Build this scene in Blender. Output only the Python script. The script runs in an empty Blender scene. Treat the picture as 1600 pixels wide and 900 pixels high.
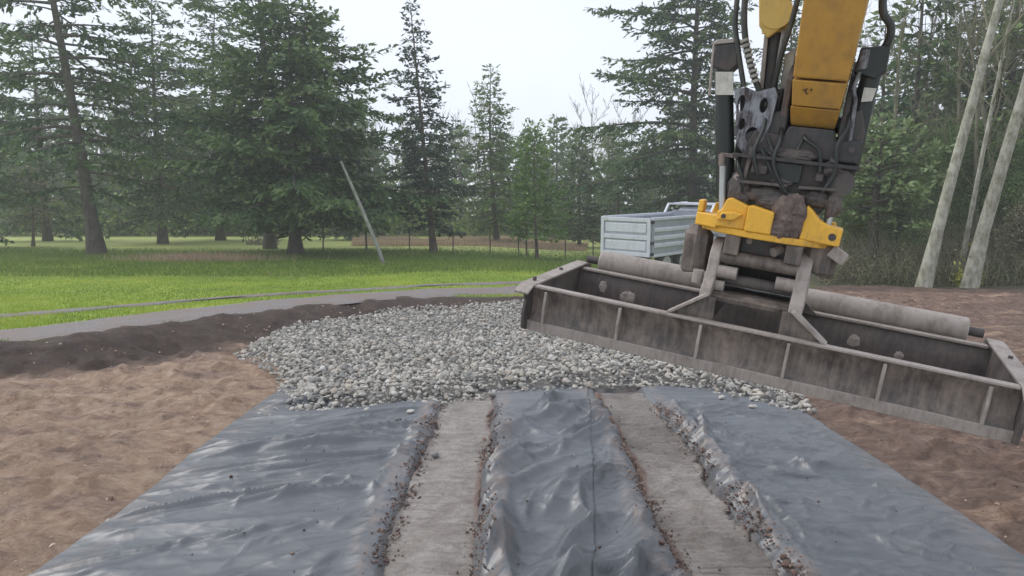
import bpy, bmesh, math, random
import numpy as np
from mathutils import Vector, Matrix

rng = np.random.default_rng(7)
random.seed(7)
scene = bpy.context.scene
col = scene.collection

# ------------------------------------------------------------------ camera, sky, sun, exposure
FPX, CAMH = 1142.0, 2.45
PITCH = math.atan(110 / FPX)
cam_d = bpy.data.cameras.new('camera')
cam = bpy.data.objects.new('camera', cam_d); col.objects.link(cam)
cam_d.sensor_width = 36.0
cam_d.lens = FPX / 1600 * 36.0
cam_d.clip_start = 0.05
cam_d.clip_end = 3000
cam.location = (0, 0, CAMH)
cam.rotation_euler = (math.pi / 2 - PITCH, 0, 0)
scene.camera = cam

SUN_EL, SUN_AZ = math.radians(44), math.radians(295)   # veiled sun to the left
world = bpy.data.worlds.new('World'); scene.world = world
world.use_nodes = True
wn, wl = world.node_tree.nodes, world.node_tree.links
wn.clear()
w_out = wn.new('ShaderNodeOutputWorld'); w_bg = wn.new('ShaderNodeBackground')
w_sky = wn.new('ShaderNodeTexSky'); w_sky.sky_type = 'NISHITA'; w_sky.sun_disc = False
w_sky.sun_elevation = SUN_EL; w_sky.sun_rotation = SUN_AZ
w_sky.air_density = 1.0; w_sky.dust_density = 4.0
w_hs = wn.new('ShaderNodeHueSaturation'); w_hs.inputs['Saturation'].default_value = 0.35
w_tc = wn.new('ShaderNodeTexCoord'); w_map = wn.new('ShaderNodeMapping')
w_map.inputs['Scale'].default_value = (1.0, 1.0, 2.2)
w_no = wn.new('ShaderNodeTexNoise'); w_no.inputs['Scale'].default_value = 1.6; w_no.inputs['Detail'].default_value = 4
w_ra = wn.new('ShaderNodeValToRGB')
w_ra.color_ramp.elements[0].position = 0.3; w_ra.color_ramp.elements[0].color = (6.9, 7.45, 8.7, 1)
w_ra.color_ramp.elements[1].position = 0.75; w_ra.color_ramp.elements[1].color = (7.9, 8.4, 9.5, 1)
w_mx = wn.new('ShaderNodeMixRGB'); w_mx.inputs['Fac'].default_value = 0.9
wl.new(w_tc.outputs['Generated'], w_map.inputs['Vector']); wl.new(w_map.outputs['Vector'], w_no.inputs['Vector'])
wl.new(w_no.outputs['Fac'], w_ra.inputs['Fac'])
wl.new(w_sky.outputs['Color'], w_hs.inputs['Color'])
wl.new(w_hs.outputs['Color'], w_mx.inputs['Color1']); wl.new(w_ra.outputs['Color'], w_mx.inputs['Color2'])
wl.new(w_mx.outputs['Color'], w_bg.inputs['Color'])
w_bg.inputs['Strength'].default_value = 0.1
wl.new(w_bg.outputs['Background'], w_out.inputs['Surface'])

sun_d = bpy.data.lights.new('sun', 'SUN'); sun_d.energy = 1.5; sun_d.angle = math.radians(42)
sun_d.color = (1.0, 0.97, 0.92)
sun = bpy.data.objects.new('sun', sun_d); col.objects.link(sun)
sdir = Vector((math.sin(SUN_AZ) * math.cos(SUN_EL), math.cos(SUN_AZ) * math.cos(SUN_EL), math.sin(SUN_EL)))
sun.rotation_euler = (-sdir).to_track_quat('-Z', 'Y').to_euler()
sun.location = sdir * 60

scene.view_settings.view_transform = 'Standard'
scene.view_settings.look = 'None'
scene.view_settings.exposure = 0.44
scene.view_settings.gamma = 1.0
scene.view_settings.use_curve_mapping = False
scene.render.engine = 'CYCLES'
scene.cycles.use_denoising = True
scene.cycles.max_bounces = 5
scene.cycles.volume_bounces = 1
scene.cycles.transparent_max_bounces = 8


# ------------------------------------------------------------------ helpers
def gp(px, py, z=0.0):
    """point of the ground plane z seen at pixel (1600x900 frame); used to survey positions"""
    dx, dy = (px - 800) / FPX, -(py - 450) / FPX
    c, s = math.cos(PITCH), math.sin(PITCH)
    D = (dx, c + dy * s, -s + dy * c)
    t = (z - CAMH) / D[2]
    return Vector((D[0] * t, D[1] * t, z))


def hash2(ix, iy, seed):
    h = np.sin(ix * 127.1 + iy * 311.7 + seed * 74.7) * 43758.5453
    return h - np.floor(h)


def vnoise(x, y, seed=0):
    x = np.asarray(x, float); y = np.asarray(y, float)
    ix, iy = np.floor(x), np.floor(y)
    fx, fy = x - ix, y - iy
    fx = fx * fx * (3 - 2 * fx); fy = fy * fy * (3 - 2 * fy)
    a = hash2(ix, iy, seed); b = hash2(ix + 1, iy, seed); c = hash2(ix, iy + 1, seed); d = hash2(ix + 1, iy + 1, seed)
    return (a + (b - a) * fx) * (1 - fy) + (c + (d - c) * fx) * fy


def fbm(x, y, seed=0, oct=4):
    s, a, t = 0, 0.5, 0
    for i in range(oct):
        s = s + a * vnoise(np.asarray(x) * 2 ** i + 13.7 * i, np.asarray(y) * 2 ** i - 7.3 * i, seed + i)
        t += a; a *= 0.5
    return s / t


def sstep(a, b, x):
    t = np.clip((np.asarray(x, float) - a) / (b - a), 0, 1)
    return t * t * (3 - 2 * t)


def new_mesh(name, V, F, mats, smooth=False, tint=None, mi=None):
    """V (n,3), F (m,k) array or list of faces -> mesh datablock"""
    me = bpy.data.meshes.new(name)
    V = np.asarray(V, np.float32)
    if isinstance(F, np.ndarray):
        m, k = F.shape
        me.vertices.add(len(V)); me.vertices.foreach_set('co', V.ravel())
        me.loops.add(m * k); me.loops.foreach_set('vertex_index', F.astype(np.int32).ravel())
        me.polygons.add(m)
        me.polygons.foreach_set('loop_start', np.arange(0, m * k, k, dtype=np.int32))
        me.polygons.foreach_set('loop_total', np.full(m, k, np.int32))
    else:
        me.from_pydata(V.tolist(), [], F)
    for mt in (mats if isinstance(mats, (list, tuple)) else [mats]):
        me.materials.append(mt)
    me.update(calc_edges=True)
    me.polygons.foreach_set('use_smooth', np.full(len(me.polygons), smooth))
    if mi is not None:
        me.polygons.foreach_set('material_index', np.asarray(mi, np.int32))
    if tint is not None:
        for nm, arr in (tint.items() if isinstance(tint, dict) else [('tint', tint)]):
            at = me.attributes.new(nm, 'FLOAT', 'POINT')
            at.data.foreach_set('value', np.asarray(arr, np.float32))
    me.validate()
    return me


def tag(o, label=None, cat=None, group=None, kind=None):
    if label: o['label'] = label
    if cat: o['category'] = cat
    if group: o['group'] = group
    if kind: o['kind'] = kind
    return o


def link(name, me, parent=None, **kw):
    o = bpy.data.objects.new(name, me); col.objects.link(o)
    if parent is not None: o.parent = parent
    return tag(o, **kw)


def empty(name, loc=(0, 0, 0), rz=0, mat=None, **kw):
    o = bpy.data.objects.new(name, None); col.objects.link(o)
    o.empty_display_size = 0.2
    if mat is not None: o.matrix_world = mat
    else: o.location = loc; o.rotation_euler = (0, 0, rz)
    return tag(o, **kw)


class MB:
    """collects solid pieces and links them as one mesh object"""
    def __init__(self): self.v, self.f = [], []
    def add(self, vs, fs):
        n = len(self.v); self.v += [tuple(map(float, a)) for a in vs]
        self.f += [tuple(i + n for i in q) for q in fs]; return self
    def box(self, x0, x1, y0, y1, z0, z1, M=None):
        vs = [Vector(p) for p in ((x0, y0, z0), (x1, y0, z0), (x1, y1, z0), (x0, y1, z0), (x0, y0, z1), (x1, y0, z1), (x1, y1, z1), (x0, y1, z1))]
        if M is not None: vs = [M @ p for p in vs]
        return self.add(vs, [(0, 3, 2, 1), (4, 5, 6, 7), (0, 1, 5, 4), (1, 2, 6, 5), (2, 3, 7, 6), (3, 0, 4, 7)])
    def prism(self, poly, a, b, axis):
        """poly: 2D outline, extruded from a to b along axis 'x','y' or 'z' (outline in the two other axes, in order)"""
        def mk(p, t):
            return {'x': (t, p[0], p[1]), 'y': (p[0], t, p[1]), 'z': (p[0], p[1], t)}[axis]
        n = len(poly)
        vs = [mk(p, a) for p in poly] + [mk(p, b) for p in poly]
        fs = [tuple(range(n))[::-1], tuple(range(n, 2 * n))] + [(i, (i + 1) % n, n + (i + 1) % n, n + i) for i in range(n)]
        return self.add(vs, fs)
    def tube(self, pts, rad, seg=12, cap=True):
        pts = [Vector(p) for p in pts]
        if not hasattr(rad, '__len__'): rad = [rad] * len(pts)
        n0 = len(self.v); prev = None
        for i, p in enumerate(pts):
            d = (pts[min(i + 1, len(pts) - 1)] - pts[max(i - 1, 0)]).normalized()
            if prev is None:
                a = d.cross(Vector((0, 0, 1)))
                if a.length < 1e-3: a = d.cross(Vector((1, 0, 0)))
            else: a = prev - d * prev.dot(d)
            a.normalize(); b = d.cross(a); prev = a
            for k in range(seg):
                t = 2 * math.pi * k / seg
                self.v.append(tuple(p + (a * math.cos(t) + b * math.sin(t)) * rad[i]))
        for i in range(len(pts) - 1):
            for k in range(seg):
                q = n0 + i * seg
                self.f.append((q + k, q + (k + 1) % seg, q + seg + (k + 1) % seg, q + seg + k))
        if cap:
            self.f.append(tuple(n0 + k for k in range(seg))[::-1])
            e = n0 + (len(pts) - 1) * seg
            self.f.append(tuple(e + k for k in range(seg)))
        return self
    def build(self, name, mat, parent=None, bevel=0.0, smooth=False, auto=False, **kw):
        me = bpy.data.meshes.new(name); me.from_pydata(self.v, [], self.f)
        me.materials.append(mat)
        bm = bmesh.new(); bm.from_mesh(me); bmesh.ops.recalc_face_normals(bm, faces=bm.faces); bm.to_mesh(me); bm.free()
        if smooth or auto: me.polygons.foreach_set('use_smooth', [True] * len(me.polygons))
        if auto: me.set_sharp_from_angle(angle=math.radians(38))
        o = link(name, me, parent, **kw)
        if bevel:
            b = o.modifiers.new('bevel', 'BEVEL'); b.width = bevel; b.segments = 2; b.limit_method = 'ANGLE'; b.angle_limit = math.radians(40)
        return o


def grow(me_v, axis=0): return me_v


# ------------------------------------------------------------------ materials
def mat(name, build):
    m = bpy.data.materials.new(name); m.use_nodes = True
    nt = m.node_tree; nt.nodes.clear()
    out = nt.nodes.new('ShaderNodeOutputMaterial'); b = nt.nodes.new('ShaderNodeBsdfPrincipled')
    nt.links.new(b.outputs[0], out.inputs['Surface'])
    build(nt, b, out)
    return m


def N(nt, t, **kw):
    n = nt.nodes.new(t)
    for k, v in kw.items():
        if k in n.inputs: n.inputs[k].default_value = v
        else: setattr(n, k, v)
    return n


def noise(nt, scale, detail=4, rough=0.55, coord='Object', stretch=None, dist=0.0):
    tc = N(nt, 'ShaderNodeTexCoord')
    n = N(nt, 'ShaderNodeTexNoise'); n.inputs['Scale'].default_value = scale; n.inputs['Detail'].default_value = detail
    n.inputs['Roughness'].default_value = rough; n.inputs['Distortion'].default_value = dist
    if stretch:
        mp = N(nt, 'ShaderNodeMapping'); mp.inputs['Scale'].default_value = stretch
        nt.links.new(tc.outputs[coord], mp.inputs['Vector']); nt.links.new(mp.outputs[0], n.inputs['Vector'])
    else: nt.links.new(tc.outputs[coord], n.inputs['Vector'])
    return n.outputs['Fac']


def ramp(nt, fac, stops):
    r = N(nt, 'ShaderNodeValToRGB'); e = r.color_ramp.elements
    e[0].position, e[0].color = stops[0][0], (*stops[0][1], 1)
    e[1].position, e[1].color = stops[-1][0], (*stops[-1][1], 1)
    for p, c in stops[1:-1]:
        x = e.new(p); x.color = (*c, 1)
    nt.links.new(fac, r.inputs['Fac']); return r.outputs['Color']


def mixc(nt, fac, a, b, mode='MIX'):
    m = N(nt, 'ShaderNodeMixRGB'); m.blend_type = mode
    for s, v in (('Fac', fac), ('Color1', a), ('Color2', b)):
        if hasattr(v, 'is_linked') or hasattr(v, 'links'): nt.links.new(v, m.inputs[s])
        else: m.inputs[s].default_value = v if s == 'Fac' else (*v, 1)
    return m.outputs['Color']


def attr(nt, name):
    a = N(nt, 'ShaderNodeAttribute'); a.attribute_name = name; return a.outputs['Fac']


def bump(nt, b, h, strength=0.4, dist=0.02):
    bp = N(nt, 'ShaderNodeBump'); bp.inputs['Strength'].default_value = strength; bp.inputs['Distance'].default_value = dist
    nt.links.new(h, bp.inputs['Height']); nt.links.new(bp.outputs[0], b.inputs['Normal'])


def cut(nt, fac, lo, hi):
    m = N(nt, 'ShaderNodeMapRange'); m.inputs['From Min'].default_value = lo; m.inputs['From Max'].default_value = hi
    nt.links.new(fac, m.inputs['Value']); return m.outputs[0]


def painted(name, c, dirt, amt=(0.5, 0.7), rough=0.45, dscale=6, metal=0.0):
    """paint or steel with a coat of dirt blotches and fine scratches"""
    def f(nt, b, out):
        n1 = noise(nt, dscale, 8, 0.65); n2 = noise(nt, dscale * 7, 5, 0.6)
        n3 = noise(nt, dscale * 2, 4, 0.6, stretch=(3.5, 3.5, 0.35))
        base = mixc(nt, n2, tuple(x * 0.85 for x in c), tuple(min(1, x * 1.12) for x in c))
        fac = cut(nt, mixc(nt, 0.4, n1, n3), amt[0], amt[1])
        d = mixc(nt, n2, tuple(x * 0.7 for x in dirt), tuple(x * 1.3 for x in dirt))
        nt.links.new(mixc(nt, fac, base, d), b.inputs['Base Color'])
        r = N(nt, 'ShaderNodeMapRange'); r.inputs['To Min'].default_value = rough; r.inputs['To Max'].default_value = 0.9
        nt.links.new(fac, r.inputs['Value']); nt.links.new(r.outputs[0], b.inputs['Roughness'])
        b.inputs['Metallic'].default_value = metal
        bump(nt, b, mixc(nt, 0.5, n1, n2), 0.35, 0.006)
    return mat(name, f)


M_steel = painted('muddy_steel', (0.060, 0.047, 0.041), (0.235, 0.19, 0.16), (0.42, 0.66), 0.38, 4.5)
M_steel_dark = painted('dark_muddy_steel', (0.06, 0.05, 0.047), (0.16, 0.13, 0.115), (0.42, 0.72), 0.6, 5.0)
M_worn = painted('worn_edge_steel', (0.36, 0.32, 0.29), (0.2, 0.165, 0.145), (0.45, 0.68), 0.45, 6.0, 0.2)
M_pipe = painted('dusty_pipe_steel', (0.33, 0.285, 0.255), (0.17, 0.14, 0.12), (0.45, 0.7), 0.6, 5.0)
M_yellow = painted('yellow_paint', (0.74, 0.40, 0.035), (0.26, 0.16, 0.07), (0.52, 0.74), 0.42, 5.0)
M_ochre = painted('ochre_paint', (0.46, 0.245, 0.04), (0.22, 0.125, 0.05), (0.45, 0.72), 0.45, 2.2)
M_ygrey = painted('faded_yellow_paint', (0.58, 0.40, 0.10), (0.35, 0.25, 0.12), (0.5, 0.8), 0.5, 4.0)
M_grease = painted('greasy_black_steel', (0.022, 0.021, 0.023), (0.095, 0.072, 0.062), (0.45, 0.66), 0.4, 5.0)
M_black = painted('black_cylinder', (0.013, 0.016, 0.015), (0.05, 0.045, 0.04), (0.62, 0.85), 0.38, 6.0)
M_silver = painted('cast_grey_link', (0.22, 0.225, 0.25), (0.055, 0.045, 0.045), (0.44, 0.58), 0.4, 11.0, 0.2)
M_chrome = painted('rod_steel', (0.42, 0.42, 0.42), (0.15, 0.13, 0.12), (0.55, 0.8), 0.3, 9.0, 0.6)
M_hose = painted('hose_rubber', (0.03, 0.033, 0.03), (0.13, 0.12, 0.1), (0.5, 0.8), 0.5, 9.0)
M_wrap = painted('hose_wrap', (0.32, 0.31, 0.27), (0.15, 0.14, 0.12), (0.45, 0.75), 0.6, 9.0)
M_label = painted('worn_sticker', (0.55, 0.53, 0.47), (0.25, 0.22, 0.19), (0.45, 0.75), 0.5, 14.0)
M_mud = painted('caked_mud', (0.085, 0.062, 0.054), (0.17, 0.13, 0.112), (0.35, 0.7), 0.9, 12.0)
M_truck = painted('truck_body_paint', (0.62, 0.64, 0.70), (0.40, 0.38, 0.38), (0.5, 0.8), 0.42, 2.0)
M_truckside = painted('truck_side_panel', (0.38, 0.40, 0.45), (0.24, 0.23, 0.23), (0.5, 0.8), 0.42, 2.0)
M_truckdark = painted('truck_chassis', (0.035, 0.035, 0.037), (0.1, 0.09, 0.08), (0.5, 0.8), 0.6, 3.0)
M_tyre = painted('tyre_rubber', (0.022, 0.022, 0.023), (0.1, 0.085, 0.075), (0.45, 0.7), 0.8, 5.0)
M_rim = painted('wheel_rim', (0.5, 0.5, 0.5), (0.2, 0.18, 0.16), (0.5, 0.8), 0.4, 5.0, 0.3)
M_glass = mat('cab_glass', lambda nt, b, o: (b.inputs['Base Color'].__setattr__('default_value', (0.02, 0.025, 0.03, 1)), b.inputs['Roughness'].__setattr__('default_value', 0.08)))
M_post = painted('rusty_post', (0.10, 0.075, 0.06), (0.2, 0.15, 0.12), (0.4, 0.7), 0.8, 5.0)
M_wire = painted('fence_wire', (0.2, 0.19, 0.18), (0.12, 0.1, 0.09), (0.4, 0.7), 0.6, 5.0)


def soil(nt, b, out):
    n1 = noise(nt, 0.9, 6, 0.6); n2 = noise(nt, 4.0, 10, 0.74, dist=0.8); n3 = noise(nt, 34.0, 8, 0.75)
    n4 = noise(nt, 1.6, 7, 0.68, stretch=(0.5, 1.3, 1.0), dist=1.2)
    tan = ramp(nt, n2, [(0.28, (0.16, 0.092, 0.060)), (0.43, (0.35, 0.228, 0.155)), (0.56, (0.48, 0.34, 0.24)), (0.72, (0.60, 0.475, 0.365))])
    red = ramp(nt, n2, [(0.28, (0.075, 0.045, 0.033)), (0.43, (0.155, 0.096, 0.071)), (0.56, (0.25, 0.165, 0.125)), (0.72, (0.42, 0.31, 0.245))])
    top = ramp(nt, n2, [(0.25, (0.034, 0.021, 0.016)), (0.55, (0.085, 0.054, 0.041)), (0.8, (0.17, 0.115, 0.088))])  # topsoil, its browns darkened to hold the cut face's shadow
    red2 = mixc(nt, cut(nt, n4, 0.52, 0.66), red, tan)
    tan2 = mixc(nt, cut(nt, n4, 0.50, 0.34), tan, red)
    c = mixc(nt, attr(nt, 'redness'), tan2, red2)
    c = mixc(nt, attr(nt, 'topsoil_shade'), c, top)
    c = mixc(nt, cut(nt, n3, 0.3, 0.8), mixc(nt, 1.0, c, (0.72, 0.7, 0.68), 'MULTIPLY'), c)
    nt.links.new(c, b.inputs['Base Color']); r = N(nt, 'ShaderNodeMapRange'); r.inputs['To Min'].default_value = 0.45; r.inputs['To Max'].default_value = 0.95
    nt.links.new(n4, r.inputs['Value']); nt.links.new(r.outputs[0], b.inputs['Roughness'])
    b.inputs['Specular IOR Level'].default_value = 0.3
    bump(nt, b, mixc(nt, 0.35, mixc(nt, 0.5, n2, n4), n3), 1.0, 0.12)
M_soil = mat('bare_soil', soil)


def rutmud(nt, b, out):
    n1 = noise(nt, 2.6, 7, 0.68, dist=0.5); n2 = noise(nt, 30, 7, 0.75); n3 = noise(nt, 3.4, 6, 0.7, stretch=(1.0, 1.7, 1.0), dist=1.5)
    c = ramp(nt, mixc(nt, 0.45, n1, n3), [(0.32, (0.15, 0.125, 0.108)), (0.46, (0.25, 0.22, 0.195)), (0.56, (0.33, 0.30, 0.275)), (0.7, (0.42, 0.39, 0.365))])
    c = mixc(nt, cut(nt, n2, 0.35, 0.65), mixc(nt, 1.0, c, (0.66, 0.64, 0.62), 'MULTIPLY'), c)
    c = mixc(nt, attr(nt, 'damp'), c, mixc(nt, 1.0, c, (0.55, 0.53, 0.51), 'MULTIPLY'))
    c = mixc(nt, mixc(nt, 1.0, attr(nt, 'groove_shade'), cut(nt, n1, 0.25, 0.5), 'MULTIPLY'), c, (0.085, 0.068, 0.058))  # tread grooves darkened by colour, standing in for their shade
    red = ramp(nt, n2, [(0.3, (0.075, 0.048, 0.038)), (0.7, (0.20, 0.125, 0.098))])
    c = mixc(nt, cut(nt, mixc(nt, 0.5, attr(nt, 'edge'), mixc(nt, 0.5, n1, n2)), 0.40, 0.58), c, red)
    nt.links.new(c, b.inputs['Base Color'])
    r = N(nt, 'ShaderNodeMapRange'); r.inputs['To Min'].default_value = 0.35; r.inputs['To Max'].default_value = 0.9
    nt.links.new(n1, r.inputs['Value']); nt.links.new(r.outputs[0], b.inputs['Roughness'])
    bump(nt, b, mixc(nt, 0.6, n1, n2), 0.8, 0.03)
M_rut = mat('compacted_mud', rutmud)


def crumb(nt, b, out):
    c = ramp(nt, attr(nt, 'tint'), [(0.0, (0.06, 0.042, 0.035)), (0.5, (0.16, 0.10, 0.08)), (1.0, (0.44, 0.33, 0.25))])
    nt.links.new(c, b.inputs['Base Color']); b.inputs['Roughness'].default_value = 0.9
M_crumb = mat('soil_crumb', crumb)


def clod(nt, b, out):
    t = attr(nt, 'tint')
    c = mixc(nt, attr(nt, 'redness'), ramp(nt, t, [(0.0, (0.24, 0.16, 0.115)), (0.6, (0.42, 0.31, 0.23)), (1.0, (0.55, 0.44, 0.35))]), ramp(nt, t, [(0.0, (0.08, 0.05, 0.037)), (0.6, (0.18, 0.115, 0.085)), (1.0, (0.34, 0.25, 0.195))]))
    nt.links.new(c, b.inputs['Base Color']); b.inputs['Roughness'].default_value = 0.9
M_clod = mat('soil_clod', clod)


def fabric(nt, b, out):
    n1 = noise(nt, 1.3, 5, 0.6); n2 = noise(nt, 9, 6, 0.65, dist=0.5); n3 = noise(nt, 160, 3, 0.6)
    n4 = noise(nt, 3.0, 7, 0.7, dist=0.8)
    c = mixc(nt, n1, (0.052, 0.057, 0.064), (0.085, 0.091, 0.100))
    dust = cut(nt, mixc(nt, 0.5, n4, n2), 0.44, 0.60)
    c = mixc(nt, mixc(nt, 1.0, dust, attr(nt, 'dust'), 'MULTIPLY'), c, (0.17, 0.125, 0.10))
    nt.links.new(c, b.inputs['Base Color'])
    r = N(nt, 'ShaderNodeMapRange'); r.inputs['To Min'].default_value = 0.34; r.inputs['To Max'].default_value = 0.47
    nt.links.new(n2, r.inputs['Value']); nt.links.new(r.outputs[0], b.inputs['Roughness'])
    b.inputs['Specular IOR Level'].default_value = 0.8; b.inputs['IOR'].default_value = 1.6
    b.inputs['Sheen Weight'].default_value = 0.1; b.inputs['Sheen Roughness'].default_value = 0.4
    b.inputs['Sheen Tint'].default_value = (0.75, 0.85, 1.0, 1)
    tc = N(nt, 'ShaderNodeTexCoord'); mp = N(nt, 'ShaderNodeMapping'); mp.inputs['Rotation'].default_value = (0, 0, 0.6); mp.inputs['Scale'].default_value = (1.0, 1.7, 1.0)
    nt.links.new(tc.outputs['Object'], mp.inputs['Vector'])
    wv = N(nt, 'ShaderNodeTexNoise'); wv.inputs['Scale'].default_value = 1.5; wv.inputs['Detail'].default_value = 3; nt.links.new(mp.outputs[0], wv.inputs['Vector'])
    ad = N(nt, 'ShaderNodeMixRGB'); ad.blend_type = 'ADD'; ad.inputs['Fac'].default_value = 0.35; nt.links.new(mp.outputs[0], ad.inputs['Color1']); nt.links.new(wv.outputs['Color'], ad.inputs['Color2'])
    hs = None
    for sc, am in ((1.5, 0.70), (3.6, 0.22), (9.0, 0.03)):
        v = N(nt, 'ShaderNodeTexVoronoi'); v.inputs['Scale'].default_value = sc; nt.links.new(ad.outputs['Color'], v.inputs['Vector'])
        m = N(nt, 'ShaderNodeMath'); m.operation = 'MULTIPLY'; nt.links.new(v.outputs['Distance'], m.inputs[0]); m.inputs[1].default_value = am
        if hs is None: hs = m.outputs[0]
        else:
            a_ = N(nt, 'ShaderNodeMath'); a_.operation = 'ADD'; nt.links.new(hs, a_.inputs[0]); nt.links.new(m.outputs[0], a_.inputs[1]); hs = a_.outputs[0]
    mm = N(nt, 'ShaderNodeMath'); mm.operation = 'MULTIPLY'; nt.links.new(hs, mm.inputs[0]); nt.links.new(attr(nt, 'crumple'), mm.inputs[1])
    m3 = N(nt, 'ShaderNodeMath'); m3.operation = 'MULTIPLY_ADD'; nt.links.new(n3, m3.inputs[0]); m3.inputs[1].default_value = 0.0025; nt.links.new(mm.outputs[0], m3.inputs[2])
    bump(nt, b, m3.outputs[0], 1.0, 0.22)
M_fabric = mat('geotextile', fabric)

STONE_STOPS = [(0.0, (0.25, 0.245, 0.235)), (0.2, (0.34, 0.325, 0.295)), (0.5, (0.47, 0.445, 0.395)), (0.75, (0.57, 0.54, 0.485)), (0.88, (0.50, 0.43, 0.35)), (1.0, (0.70, 0.68, 0.64))]


def stone_mat(name, single):
    def f(nt, b, out):
        if single: fac = N(nt, 'ShaderNodeObjectInfo').outputs['Random']
        else: fac = attr(nt, 'tint')
        n2 = noise(nt, 22, 5, 0.65)
        c = ramp(nt, fac, STONE_STOPS)
        c = mixc(nt, n2, mixc(nt, 1.0, c, (0.58, 0.57, 0.56), 'MULTIPLY'), c)
        nt.links.new(c, b.inputs['Base Color']); b.inputs['Roughness'].default_value = 0.72
        bump(nt, b, n2, 0.3, 0.01)
    return mat(name, f)
M_stone1 = stone_mat('cobble_stone', True)
M_stone = stone_mat('cobble_mass', False)


def gravelbase(nt, b, out):
    n = noise(nt, 9, 6, 0.7)
    nt.links.new(ramp(nt, n, [(0.3, (0.10, 0.095, 0.09)), (0.7, (0.28, 0.265, 0.245))]), b.inputs['Base Color'])
    b.inputs['Roughness'].default_value = 0.9; bump(nt, b, n, 0.6, 0.03)
M_gbase = mat('gravel_fines', gravelbase)


def drive(nt, b, out):
    n1 = noise(nt, 1.2, 6, 0.65); n2 = noise(nt, 30, 5, 0.7); n3 = noise(nt, 3.5, 6, 0.6)
    c = ramp(nt, n2, [(0.3, (0.10, 0.088, 0.085)), (0.5, (0.18, 0.162, 0.158)), (0.7, (0.29, 0.268, 0.262))])
    c = mixc(nt, cut(nt, n1, 0.42, 0.62), c, (0.19, 0.145, 0.125))
    c = mixc(nt, cut(nt, n3, 0.60, 0.72), c, (0.12, 0.14, 0.05))
    nt.links.new(c, b.inputs['Base Color']); b.inputs['Roughness'].default_value = 0.85; bump(nt, b, n2, 0.5, 0.02)
M_drive = mat('driveway_gravel', drive)


def lawn(nt, b, out):
    geo = N(nt, 'ShaderNodeNewGeometry'); sep = N(nt, 'ShaderNodeSeparateXYZ'); nt.links.new(geo.outputs['Position'], sep.inputs[0])
    n1 = noise(nt, 0.22, 6, 0.6); n2 = noise(nt, 3.5, 6, 0.7); n3 = noise(nt, 26, 5, 0.7)
    near = ramp(nt, mixc(nt, 0.5, n2, n1), [(0.4, (0.16, 0.24, 0.026)), (0.5, (0.25, 0.345, 0.034)), (0.6, (0.36, 0.41, 0.06))])
    rough = ramp(nt, mixc(nt, 0.5, n2, n1), [(0.3, (0.10, 0.155, 0.028)), (0.55, (0.175, 0.25, 0.045)), (0.75, (0.26, 0.31, 0.08))])  # rough grass, with the shade under the trees painted into its greens
    far = ramp(nt, mixc(nt, 0.5, n2, n1), [(0.3, (0.32, 0.38, 0.10)), (0.6, (0.42, 0.46, 0.15)), (0.8, (0.50, 0.48, 0.22))])
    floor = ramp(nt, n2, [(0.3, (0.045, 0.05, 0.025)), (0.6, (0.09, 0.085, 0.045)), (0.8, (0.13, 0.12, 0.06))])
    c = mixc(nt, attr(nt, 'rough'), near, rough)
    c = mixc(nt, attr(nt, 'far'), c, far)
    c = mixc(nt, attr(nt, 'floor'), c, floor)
    c = mixc(nt, cut(nt, n3, 0.3, 0.7), mixc(nt, 1.0, c, (0.7, 0.72, 0.7), 'MULTIPLY'), c)
    nt.links.new(c, b.inputs['Base Color']); b.inputs['Roughness'].default_value = 0.8; b.inputs['Specular IOR Level'].default_value = 0.25
    bump(nt, b, mixc(nt, 0.5, n2, n3), 0.6, 0.06)
M_lawn = mat('lawn', lawn)


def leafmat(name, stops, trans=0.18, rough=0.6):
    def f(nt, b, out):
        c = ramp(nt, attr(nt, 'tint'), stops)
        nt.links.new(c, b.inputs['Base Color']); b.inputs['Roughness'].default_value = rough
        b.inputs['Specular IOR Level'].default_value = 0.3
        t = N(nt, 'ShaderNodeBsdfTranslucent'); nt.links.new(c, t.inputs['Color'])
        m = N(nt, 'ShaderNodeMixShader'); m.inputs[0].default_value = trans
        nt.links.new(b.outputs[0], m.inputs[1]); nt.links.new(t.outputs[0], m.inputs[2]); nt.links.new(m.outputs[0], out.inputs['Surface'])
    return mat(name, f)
M_grass = leafmat('grass_blades', [(0.0, (0.13, 0.20, 0.02)), (0.4, (0.24, 0.34, 0.032)), (0.75, (0.36, 0.43, 0.055)), (1.0, (0.45, 0.44, 0.14))], 0.3)
M_rgrass = leafmat('rough_grass_blades', [(0.0, (0.07, 0.12, 0.022)), (0.5, (0.16, 0.24, 0.042)), (0.85, (0.26, 0.31, 0.08)), (1.0, (0.32, 0.28, 0.13))], 0.3)
M_under = leafmat('undergrowth', [(0.0, (0.05, 0.065, 0.022)), (0.4, (0.10, 0.12, 0.045)), (0.75, (0.15, 0.135, 0.08)), (1.0, (0.20, 0.16, 0.11))], 0.25)
M_dry = leafmat('dry_grass', [(0.0, (0.36, 0.25, 0.165)), (0.5, (0.55, 0.42, 0.30)), (1.0, (0.68, 0.57, 0.43))], 0.3)
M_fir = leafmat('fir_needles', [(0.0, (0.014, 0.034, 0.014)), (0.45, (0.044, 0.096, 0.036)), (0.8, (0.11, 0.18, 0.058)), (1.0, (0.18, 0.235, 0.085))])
M_spruce = leafmat('spruce_needles', [(0.0, (0.012, 0.028, 0.022)), (0.5, (0.032, 0.066, 0.046)), (1.0, (0.09, 0.135, 0.08))])
M_light = leafmat('light_needles', [(0.0, (0.045, 0.08, 0.02)), (0.5, (0.10, 0.165, 0.05)), (1.0, (0.20, 0.28, 0.095))])
M_bright = leafmat('bright_needles', [(0.0, (0.05, 0.10, 0.018)), (0.5, (0.11, 0.20, 0.045)), (1.0, (0.22, 0.33, 0.10))], 0.3)
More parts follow.
